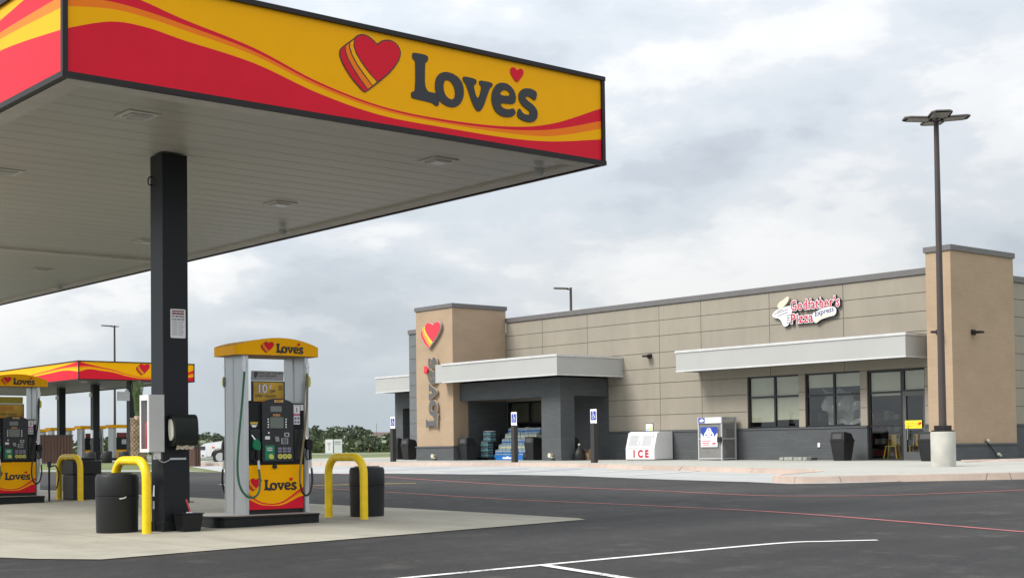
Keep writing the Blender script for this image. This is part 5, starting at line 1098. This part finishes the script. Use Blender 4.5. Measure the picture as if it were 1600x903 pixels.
mb = MB(); rect(mb, mpp, -.52, .55, 1.28, 1.475, 0, .02, 0); rect(mb, mpp, -.50, -.20, 1.29, 1.47, .02, .024, 1); mb.ext(mpp, chaikin([(-.46, 1.36), (-.38, 1.43), (-.25, 1.42), (-.24, 1.34), (-.40, 1.32)], 2), .024, .026, 0); build('header_sign', mb, [WHITEP, BLUE], t)
mb = MB(); rect(mb, mpp, -.40, .36, .46, 1.15, 0, .015, 0)
mb.ext(mpp, [(-.40, 1.15), (.36, 1.15), (.36, .95), (.20, .80), (-.24, .80), (-.40, .95)], .015, .018, 1)
mb.ext(mpp, chaikin([(-.24, .76), (.20, .76), (.20, .92), (.10, 1.00), (.06, 1.11), (-.10, 1.11), (-.14, 1.00), (-.24, .92)], 1), .018, .021, 0)
mb.ext(mpp, chaikin([(-.18, .80), (.14, .80), (.14, .93), (-.18, .93)], 1), .021, .023, 1); rect(mb, mpp, -.13, .09, .87, .91, .023, .025, 0); rect(mb, mpp, -.15, .11, .82, .855, .023, .025, 0); dsk(mb, mpp, -.02, 1.06, .03, .021, .023, 1)
for i, (a, b) in enumerate(((-.34, .05), (-.34, -.02), (-.30, .0))): rect(mb, mpp, a, b, .64-i*.06, .67-i*.06, .015, .018, 2)
mb.ext(mpp, chaikin([(.10, .60), (.28, .62), (.30, .55), (.12, .54)], 1), .015, .018, 2); build('poster', mb, [WHITEP, BLUE, mat('poster_red', (.55, .10, .13), .5)], t)
mb = MB(); mb.box(x0-.08, x0-.02, y0-.01, y0+.16, z+.62, z+.80); build('lock_box', mb, BFRAME, t, bevel=.01)
tk = thing('propane_tank', 'pale propane cylinder inside the mesh cage, leftmost below', 'propane tank', (37.1, 33.2, z+.08), 'propane tanks inside the cage')
mb = MB(); mb.lathe((37.1, 33.2, z+.08), [(.10, 0), (.15, .04), (.15, .24), (.10, .32), (.03, .34)], 14); build('cylinder', mb, mat('tank_grey', (.35, .35, .34), .5), tk, smooth=True)
mb = MB(); mb.lathe((37.1, 33.2, z+.415), [(.09, 0), (.095, .08)], 14); build('collar', mb, MATS['tank_grey'], tk)
dup(tk, (37.1, 32.65, z+.08), 'pale propane cylinder inside the mesh cage, rightmost below'); dup(tk, (37.1, 33.2, z+.77), 'pale propane cylinder on the upper shelf of the cage, left'); dup(tk, (37.1, 32.65, z+.77), 'pale propane cylinder on the upper shelf of the cage, right')
# boards lying by the wall
t = thing('paver_stack', 'low stack of broken grey paving pieces lying against the brick base', 'stones', (37.2, 29.5, .67))
for i in range(7):
    y = 30.15-i*.19; mb = MB(); dz = .004*(i % 3); mb.box(37.05+.02*(i % 2), 37.4, y-.17, y, zs(37.2, y)+.0, zs(37.2, y)+.10+dz); build('paver', mb, mat('paver_dark', (.10, .10, .10), .9) if i == 6 else mat('paver_grey', (.30, .31, .28), .9, var=.2, bump=.4), t, bevel=.02)
# bottled water stacks
random.seed(3)
def water_case(x, y, z, label, kind, first={}):
    grp = 'shrink-wrapped cases of bottled water in the portico'
    if kind not in first:
        t = thing('water_case', label, 'case of water', (x, y, z), grp)
        mb = MB()
        for i in range(4):
            for j in range(6):
                if 0 < i < 3 and 0 < j < 5: continue
                cx_, cy_ = x-.12+i*.08, y-.19+j*.076; mb.lathe((cx_, cy_, z), [(.034, 0), (.037, .02), (.034, .08), (.037, .11), (.035, .145), (.014, .185), (.014, .205)], 8)
        for i in range(4):
            for j in range(6):
                if 0 < i < 3 and 0 < j < 5: continue
                cx_, cy_ = x-.12+i*.08, y-.19+j*.076
                mb.lathe((cx_, cy_, z+.055), [(.0385, 0), (.0385, .055)], 8, 1); mb.lathe((cx_, cy_, z+.19), [(.0155, 0), (.0155, .02)], 6, 2)
        build('bottles', mb, [WATT if kind == 't' else WATB]+([mat('label_teal', (.12, .25, .28), .4), WHITEP] if kind == 't' else ([WLABY, WHITEP] if kind == 'y' else [WLAB, WHITEP])), t, smooth=True)
        mb = MB(); mb.box(x-.16, x+.16, y-.23, y+.23, z, z+.028); build('tray', mb, mat('tray_pale', (.22, .33, .40), .4, var=.3, vs=9) if kind != 't' else mat('tray_teal', (.05, .09, .10), .4), t)
        first[kind] = t; return t
    return dup(first[kind], (x, y, z), label, group=grp)
zb_ = zs(36.2, 44)+.10; nlev = 0
t = thing('pallet', 'dark low pallet under the teal water cases', 'pallet', (36.2, 44.3, zb_-.1)); mb = MB(); mb.box(35.95, 36.75, 43.98, 44.8, zb_-.10, zb_-.003); build('deck', mb, BLKP, t)
ordn = ['lowest', 'second', 'third', 'fourth', 'fifth']
for k in range(5): water_case(36.15, 44.35 if k < 3 else 44.18, zb_+k*.215, 'case of teal bottled water, %s layer of the left stack' % ordn[k], 't')
for k in range(5):
    n = 5 if k < 2 else (4 if k < 4 else 4)
    for j in range(n):
        y = 43.80-j*.49-(.09*k); x = 36.45+(.10*k)
        if y < 41.7: continue
        water_case(x, y, zb_-.1+k*.215+(.2 if True else 0), 'bottled water case, %s layer of right stack, %s from left' % (ordn[k], ['first', 'second', 'third', 'fourth', 'fifth'][j]), 'y' if k % 2 else 'b')
mb = MB(); mb.box(36.27, 37.2, 41.75, 44.06, zb_-.1, zb_+.093); t = one('display_base', mb, mat('display_blue', (.02, .16, .50), .4), 'bright blue display base under the right stack of bottled water', 'display', base=(36.5, 43, zb_))
mfs = lambda u, v, n: (36.27-n, 43.2-u, zb_+v)
mb = MB(); mb.ext(mfs, chaikin([(-.35, -.06), (.35, -.06), (.30, .02), (.1, .0), (.0, .06), (-.12, .0), (-.3, .02)], 1), .001, .006); o_ = build('display_print', mb, WHITEP, None); bpy.context.view_layer.update(); o_.parent = t; o_.location = -LOC[t.name]
mb = MB(); mb.box(36.8, 37.6, 41.9, 44.3, zb_-.1, zb_+.95); one('shelf_rack', mb, BFRAME, 'black display rack behind the bottled water', 'rack', base=(37.2, 43, zb_))
mb = MB(); mb.box(XW-.02, XW+.0, 42.50, 43.05, 1.55, 1.84); t = thing('entrance_notice', 'yellow notice on the entrance glass beside the portico pier', 'sign', (XW, 42.8, 1.7))
mye = lambda u, v, n: (XW-.03-n, 42.62-u, 1.66+v)
mb = MB(); rect(mb, mye, -.36, .36, -.17, .17, 0, .01, 0); put_text(mb, mye, 'Welcome', .12, -.06, 0, .0105, 2, off=.002); logo_heart(mb, mye, 0, 0, 1, .01, .002, ix=(0, 1, 0, 1, 1), pos=(.27, 0, .5)); build('sign_board', mb, [mat('notice_gold', (.75, .48, .02), .4), RED, MATS['notice_ochre']], t)
mwn = lambda u, v, n: (XW-.0-n, 44.0-u, 1.7+v)
mb = MB(); rect(mb, mwn, -.13, .13, -.16, .16, 0, .004, 0); rect(mb, mwn, -.10, .10, -.1, .12, .004, .006, 1); one('door_poster', mb, [WHITEP, PINK], 'small white and pink poster on the entrance glass above the bottled water', 'poster', base=(XW, 44, 1.7))
mb = MB(); rect(mb, lambda u, v, n: (XW-n, 43.62-u, 1.93+v), -.10, .10, -.12, .10, 0, .006, 0); rect(mb, lambda u, v, n: (XW-n, 43.62-u, 1.93+v), -.06, .06, -.05, .05, .006, .008, 1); one('hours_card', mb, [WHITEP, GREY], 'small white card on the entrance glass right of the centre sign post', 'poster', base=(XW, 43.6, 1.9))

# ------------------------------------------------------------------ lamps
def lot_lamp(x, y, h, label, heads=4, base=True, tilt=0, hs=1.0):
    z = zs(x, y) if base else g(x, y); t = thing('parking_lot_lamp', label, 'street lamp', (x, y, z), 'tall bronze parking lot lamps')
    if base:
        mb = MB(); mb.lathe((x, y, z-.1), [(.30, 0), (.30, .94), (.285, .965)], 32); build('concrete_base', mb, mat('base_concrete', (.42, .415, .37), .85, var=.14, vs=3, bump=.3, bs=60), t, smooth=True)
        mb = MB(); mb.box(x-.2, x+.2, y-.2, y+.2, z+.8655, z+.90); mb.box(x-.155, x+.155, y-.155, y+.155, z+.9, z+1.02); build('base_cover', mb, TRIM, t, bevel=.01)
    b0 = z+(1.02 if base else 0); mb = MB(); mb.tube([(x, y, b0), (x, y, z+h)], [.095, .062], 12); build('pole', mb, POLEM, t, smooth=True)
    for k in range(heads):
        a = R(45+k*90)+tilt; c, s_ = math.cos(a), math.sin(a); d = Vector((c, s_, 0)); p = Vector((-s_, c, 0))
        mb = MB(); mb.tube([(x, y, z+h-.1), Vector((x, y, z+h-.08))+d*.16*hs], .03, 6); arm = build('arm', mb, POLEM, t)
        mb = MB(); o_ = Vector((x, y, z+h-.075)); ot = []
        for u, v in ((.08, -.16), (.20, -.26), (.60, -.25), (.70, -.16), (.70, .16), (.60, .25), (.20, .26), (.08, .16)): ot.append((u*hs, v*hs*.9))
        mb.ext(lambda u, v, n: tuple(o_+d*u+p*v+Vector((0, 0, n+u*.05))), ot, 0, .04); build('lamp_head', mb, mat('lamp_bronze', (.10, .09, .08), .5), t, bevel=.008)
        mb = MB(); mb.ext(lambda u, v, n: tuple(o_+d*u+p*v+Vector((0, 0, n+u*.05))), [(.14*hs, -.19*hs), (.62*hs, -.19*hs), (.62*hs, .19*hs), (.14*hs, .19*hs)], -.008, -.001); build('lens', mb, mat('led_panel', (.20, .19, .175), .5), t)
    return t
lot_lamp(30.9, 19.98, 8.72, 'tall four-headed lamp on a concrete base standing before the right tower', hs=1.15)
lot_lamp(42.9, 94.2, 9.4, 'distant two-headed lamp pole rising behind the striped canopy, left of the column', 2, False, .35, 1.3)
lot_lamp(46.9, 50.9, 8.25, 'lamp pole showing its single head over the store roof', 1, False, R(90), 1.2)

# ------------------------------------------------------------------ far left: enclosure, palm, car, signs
def board_box(name, label, x0, x1, y, dy, z0, z1, n):
    t = thing(name, label, 'fence', (x0, y, z0)); mb = MB(); w_ = (x1-x0)/n
    for i in range(n): mb.box(x0+i*w_+.012, x0+(i+1)*w_-.012, y, y+.05, z0, z1)
    for i in range(int(dy/w_)): mb.box(x0, x0+.05, y+.06+i*w_, y+.06+(i+1)*w_-.03, z0, z1)
    for i in range(int(dy/w_)): mb.box(x1-.05, x1, y+.06+i*w_, y+.06+(i+1)*w_-.03, z0, z1)
    mb.box(x0+.051, x1-.051, y+.051, y+.07, z0+.1, z1-.05); build('boards', mb, WOODD, t)
    mb = MB(); mb.box(x0-.02, x1+.02, y-.02, y+.055, z1+.002, z1+.05); build('top_rail', mb, mat('rail_dark', (.05, .04, .04), .6), t); return t
board_box('bin_enclosure', 'brown slatted bin enclosure in front of the distant canopy', 29.97, 32.13, 76.0, 1.8, .60, 2.17, 12)
board_box('utility_enclosure', 'narrow brown board enclosure just right of the nearest column, beside the white car', 28.80, 29.12, 55.3, .5, .5, 1.36, 3)
t = thing('palm_tree', 'stout young palm with tied-up fronds left of the nearest column', 'palm tree', (29.2, 61.6, .66)); px_, py_, pz_ = 29.2, 61.6, g(29.2, 61.6)
mb = MB(); mb.lathe((px_, py_, pz_), [(.42, 0), (.36, .15), (.33, .5), (.31, 1.2), (.33, 1.7), (.30, 2.05), (.16, 2.25)], 18)
random.seed(5)
for k in range(20):
    for j in range(11):
        a = 2*math.pi*(j+(k % 2)*.5)/11; zz = .05+k*.105; r_ = .335+.05*(1 if zz < .3 else 0); d = Vector((math.cos(a), math.sin(a), 0)); p = Vector((-d.y, d.x, 0)); c_ = Vector((px_, py_, pz_+zz))+d*r_*.92
        L_ = random.uniform(.10, .17); mb.add([c_-p*.075, c_+p*.075, c_+d*(L_*.6)+Vector((0, 0, L_)), c_+Vector((0, 0, .11))], [(0, 1, 2), (0, 2, 3), (1, 3, 2)])
build('trunk', mb, PALMT, t)
mb = MB()
for k in range(46):
    a = random.uniform(0, 6.283); h0 = random.uniform(1.0, 1.7); sp = random.uniform(.05, .34); pts = []
    for i in range(7): u = i/6; rr = .10+.05*math.sin(u*3.1)+sp*max(0, u-.55)*1.3; pts.append(Vector((px_+rr*math.cos(a), py_+rr*math.sin(a), pz_+2.1+h0*u)))
    mb.tube(pts, [.018, .016, .014, .012, .010, .008, .004], 4)
    for i in range(2, 7):
        for s_ in (-1, 1):
            for q in range(3):
                c_ = pts[i]-(pts[i]-pts[i-1])*(q/3); d = Vector((math.cos(a+s_*1.2), math.sin(a+s_*1.2), 2.2)).normalized()*random.uniform(.16, .30); p = Vector((-math.sin(a), math.cos(a), 0))*.012
                mb.add([c_-p, c_+p, c_+d], [(0, 1, 2)])
build('fronds', mb, PALML, t); t.location = (33.9, 71.5, g(33.9, 71.5)); t.scale = (1.16,)*3
# rocks / shrub on the median
mb = MB()
for k in range(60): a = random.uniform(0, 6.28); r_ = random.uniform(0, .22); c_ = Vector((24.3+r_*math.cos(a), 56.0+r_*math.sin(a), g(24.3, 56)+random.uniform(.0, .42))); d = Vector((random.uniform(-1, 1), random.uniform(-1, 1), random.uniform(0, 1)))*.1; mb.add([c_, c_+d, c_+Vector((d.y, -d.x, .06))], [(0, 1, 2)])
one('small_shrub', mb, TREEL[2], 'small grey green shrub on the grass in front of the distant pumps', 'shrub', base=(24.3, 56, .5))
for i, (x, y, lb) in enumerate([(32.57, 72.54, 'distant dark barrel bin between the two clearest far pumps'), (29.9, 68.6, 'distant dark barrel bin below the middle far column'), (31.86, 68.85, 'distant dark barrel bin nearest the palm trunk')]):
    z = g(x, y); mb = MB(); mb.lathe((x, y, z), [(.27, 0), (.29, .05), (.29, .58), (.25, .64), (.1, .65)], 18); one('barrel_bin', mb, BINM, lb, 'trash can', 'distant bins by the far pumps', base=(x, y, z), smooth=True)

t = thing('white_suv', 'white sport utility vehicle with dark headlamp partly hidden behind the nearest pump', 'car', (30.62, 58.27, .60)); zc_ = .60
X0c = 30.62; Y0c = 58.27; t.rotation_euler.z = R(-36); pc = lambda u, v, n: (X0c+u, Y0c+n, zc_+v)
body = [(0, .38), (.0, .72), (.06, .88), (.25, .98), (1.25, 1.10), (1.95, 1.62), (2.1, 1.70), (4.2, 1.70), (4.6, 1.1), (4.65, .4)]
wheel_c = [(.92, .34), (3.72, .34)]
low = [(4.65, .38)]
for cx_, cz_ in reversed(wheel_c): low += [(cx_+.42*math.cos(R(a)), cz_+.42*math.sin(R(a))) for a in range(6, 175, 14)]
mb = MB(); mb.ext(pc, body[:-1]+low+[], .0, 1.85); build('body', mb, CARW, t, bevel=.03)
mb = MB(); mb.ext(pc, [(1.42, 1.13), (1.98, 1.58), (2.75, 1.62), (2.75, 1.13)], -.004, -.001); mb.ext(pc, [(2.83, 1.13), (2.83, 1.62), (4.1, 1.6), (4.38, 1.13)], -.004, -.001); build('side_window', mb, CARG, t)
mb = MB(); mb.ext(lambda u, v, n: (X0c+1.22+.78*n+0, Y0c+.12+u, zc_+1.08+.55*n) if False else pc(1.27+v*.66, 1.13+v*.5, u), [(.12, 0), (1.73, 0), (1.6, .95), (.25, .95)], 0, 0); mb.v = [x+Vector((-.02, 0, .02)) for x in mb.v]; build('windscreen', mb, CARG, t)
for y_ in (-.004, 1.60):
    mb = MB(); mb.box(X0c-.012, X0c+.26, Y0c+y_-(.006 if y_ < 0 else 0), Y0c+y_+.25, zc_+.66, zc_+.84); build('headlamp', mb, mat('headlamp_dark', (.03, .03, .06), .1, coat=1), t, bevel=.02)
mb = MB(); mb.box(X0c-.02, X0c-.001, Y0c+.35, Y0c+1.5, zc_+.58, zc_+.82); build('grille', mb, BFRAME, t)
mb = MB(); mb.box(X0c-.06, X0c+.3, Y0c-.02, Y0c+1.87, zc_+.34, zc_+.52); mb.box(X0c-.062, X0c-.05, Y0c+.1, Y0c+1.7, zc_+.42, zc_+.44); build('bumper', mb, CARW, t, bevel=.04)
mb = MB(); mb.box(X0c+.10, X0c+.20, Y0c-.026, Y0c-.021, zc_+.38, zc_+.44); mb.box(X0c-.066, X0c-.061, Y0c+.2, Y0c+.4, zc_+.37, zc_+.43); build('fog_lamp', mb, BFRAME, t)
mb = MB(); mb.box(X0c+.55, X0c+.68, Y0c-.006, Y0c-.001, zc_+.74, zc_+.82); build('side_marker', mb, mat('marker_orange', (.6, .2, .1), .4), t)
for cx_, cz_ in wheel_c:
    for yy in (-.0, 1.65):
        wt = MB(); wt.tube([pc(cx_, cz_, yy), pc(cx_, cz_, yy+.22)], .34, 24); wo = build('wheel', wt, RUB, t)
        wt = MB(); wt.tube([pc(cx_, cz_, yy-.006), pc(cx_, cz_, yy-.001)], .20, 16); build('rim', wt, GREY, wo)

t = thing('notice_board', 'pair of white boards standing on the grass before the far trees', 'sign', (49.2, 75.8, .86))
mS = lambda u, v, n: (49.25+u*.64, 75.8-u*.768-n*.6, .87+v)
def qp(mb, u0, u1, v0, v1, n0, n1, mi=0): mb.ext(lambda u, v, n: (49.25+u*.768-n*.64, 75.8-u*.64-n*.768, .87+v), [(u0, v0), (u1, v0), (u1, v1), (u0, v1)], n0, n1, mi)
mb = MB(); qp(mb, -.54, -.06, .12, 1.0, 0, .05); build('left_board', mb, WHITEP, t); mb = MB(); qp(mb, .0, .52, .12, 1.0, 0, .05); build('right_board', mb, mat('board_grey', (.62, .67, .66), .5), t)
mb = MB()
for a, b, c, d in ((-.42, -.20, .70, .80), (-.38, -.24, .60, .66), (-.33, -.28, .30, .56)): qp(mb, a, b, c, d, .05, .056, 1)
qp(mb, .05, .42, .76, .88, .05, .056, 0); qp(mb, .03, .44, .66, .69, .05, .056, 2); build('print', mb, [mat('print_mauve', (.35, .32, .34), .6), mat('print_faint', (.45, .45, .5), .6), mat('print_green', (.12, .2, .18), .6)], t)
mb = MB()
for u in (-.5, -.1, .04, .48): qp(mb, u-.02, u+.02, -.05, .12, .005, .045)
build('leg', mb, GREY, t)

# far trees
def crown_tree(x, y, h, wd, label, dark, dz=0):
    z = g(x, y)+dz; t = thing('mesquite_tree', label, 'tree', (x, y, z), 'distant trees along the horizon'); mb = MB()
    mb.tube([(x, y, z), (x+.1, y, z+h*.35), (x-.1, y+.1, z+h*.6)], [.22, .15, .06], 6)
    for k in range(5): a = k*1.3; mb.tube([(x, y, z+h*.3), (x+wd*.25*math.cos(a), y+wd*.25*math.sin(a), z+h*.6)], [.1, .03], 5)
    build('trunk', mb, BARK, t)
    mb = MB(); cl = []
    for k in range(int(9+wd*1.6)):
        a = random.uniform(0, 6.283); rr = math.sqrt(random.random())*wd*.5; hh = h*(.30+.52*random.random()*(1-.45*(rr/(wd*.5))**2)); cl.append((x+rr*math.cos(a), y+rr*math.sin(a), z+hh, random.uniform(.5, .95)*h*.22, random.choice((0, 0, 1) if dark else (0, 1, 1, 2))))
    for cx_, cy_, cz_, r_, mi in cl:
        for q in range(95):
            v_ = Vector((random.gauss(0, 1), random.gauss(0, 1), random.gauss(0, .75))).normalized()*r_*random.uniform(.6, 1.12)*Vector((1.5, 0, 0)).length/1.2
            c_ = Vector((cx_, cy_, cz_))+v_; a_ = Vector((random.uniform(-1, 1), random.uniform(-1, 1), random.uniform(-1, 1))).normalized(); b_ = a_.cross(Vector((random.random(), random.random(), 1))).normalized(); s_ = random.uniform(.10, .20)
            mb.add([c_-a_*s_-b_*s_, c_+a_*s_-b_*s_, c_+a_*s_+b_*s_, c_-a_*s_+b_*s_], [(0, 1, 2, 3)], mi)
    build('crown', mb, TREEL, t); return t
random.seed(11)
TR = [(101.8, 162.5, 2.9, 6, 'round dark tree just right of the nearest pump'), (102.8, 161.6, 3.3, 7, 'dark tree left of the tallest far tree'), (101.4, 156.3, 4.0, 8, 'tallest dark tree, behind the pair of white boards'),
      (99.9, 151, 3.5, 7, 'dark tree sloping down right of the tallest far tree'), (103.7, 154.4, 3.1, 6, 'dense tree right of the white boards'), (85.2, 124.4, 1.7, 2.2, 'thin pointed tree between the two far groves'), (114, 165.4, 2.5, 8, 'low broad tree left of the far house roof'),
      (109.5, 156.2, 2.2, 8, 'low tree in front of the far house'), (104.4, 147.3, 2.5, 7, 'low tree beside the leftmost accessible sign'), (88.9, 166.8, 3.0, 7, 'tree behind the hood of the white car'), (92.4, 170.4, 2.8, 8, 'tree behind the cab of the white car'), (85.5, 163.1, 2.3, 7, 'tree just right of the nearest column'),
      (77.5, 182.8, 2.5, 6, 'far tree seen left of the middle far column'), (80.9, 180, 2.5, 7, 'far tree seen between the far pumps'), (84.8, 189.7, 2.3, 9, 'far tree behind the right far pump'), (98.5, 158.8, 2.6, 6, 'far tree seen beside the right post of the nearest pump'), (85.3, 176.3, 2.1, 7, 'far tree behind the nearest column'),
      (77.6, 195.7, 2.4, 8, 'far tree behind the pump marked 3'), (116, 155, 2.3, 7, 'far tree just behind the store corner')]
for i, (x, y, h, wd, lb) in enumerate(TR): crown_tree(x, y, h, wd, lb, i in (2, 3, 4, 5, 6, 9, 10))
mb = MB(); random.seed(21)
A_, B_ = Vector((62, 175, 0)), Vector((112, 128, 0))
for k in range(5200):
    u = random.random(); c_ = A_+(B_-A_)*u+Vector((random.uniform(-4, 4), random.uniform(-4, 4), 0)); hgt = 1.0+.5*math.sin(u*31)+.3*math.sin(u*77); c_.z = .87+random.random()*hgt
    a_ = Vector((random.uniform(-1, 1), random.uniform(-1, 1), random.uniform(-1, 1))).normalized(); b_ = a_.cross(Vector((.3, .5, 1))).normalized(); s_ = random.uniform(.16, .34)
    mb.add([c_-a_*s_-b_*s_, c_+a_*s_-b_*s_, c_+a_*s_+b_*s_, c_-a_*s_+b_*s_], [(0, 1, 2, 3)], random.choice((1, 1, 2)))
props(build('brush', mb, TREEL, None), 'band of low green brush in front of the far trees', 'brush', kind='stuff')
t = thing('house', 'distant brown brick house with a pitched roof among the trees', 'house', (131, 190, .8))
mb = MB(); mb.box(126, 138, 186, 194, .6, 2.1); build('wall', mb, HOUSEB, t)
mb = MB(); mb.add([(125, 185, 2.101), (139, 185, 2.101), (139, 195, 2.101), (125, 195, 2.101), (129.5, 190, 4.0), (134.5, 190, 4.0)], [(0, 1, 5, 4), (1, 2, 5), (2, 3, 4, 5), (3, 0, 4), (0, 3, 2, 1)]); build('roof', mb, HROOF, t)
mb = MB(); mb.box(128, 129, 185.95, 185.995, 1.0, 1.9); build('window', mb, CARG, t)
# small pale rocks and a metal box at the far grass edge
mb = MB(); mb.box(49.4, 50.0, 68.6, 69.2, .86, 1.25); one('utility_box', mb, mat('utility_tan', (.35, .33, .24), .7), 'small tan utility box on the far grass right of the white boards', 'utility box', base=(49.7, 69, .86), bevel=.03)
# kerbstones have nothing loose on them; far mast
mb = MB(); mb.tube([(131, 189, 2), (131, 189, 5.4)], .03, 5); one('radio_mast', mb, POLEM, 'very thin mast above the far house roof', 'mast', base=(131, 189, 2))
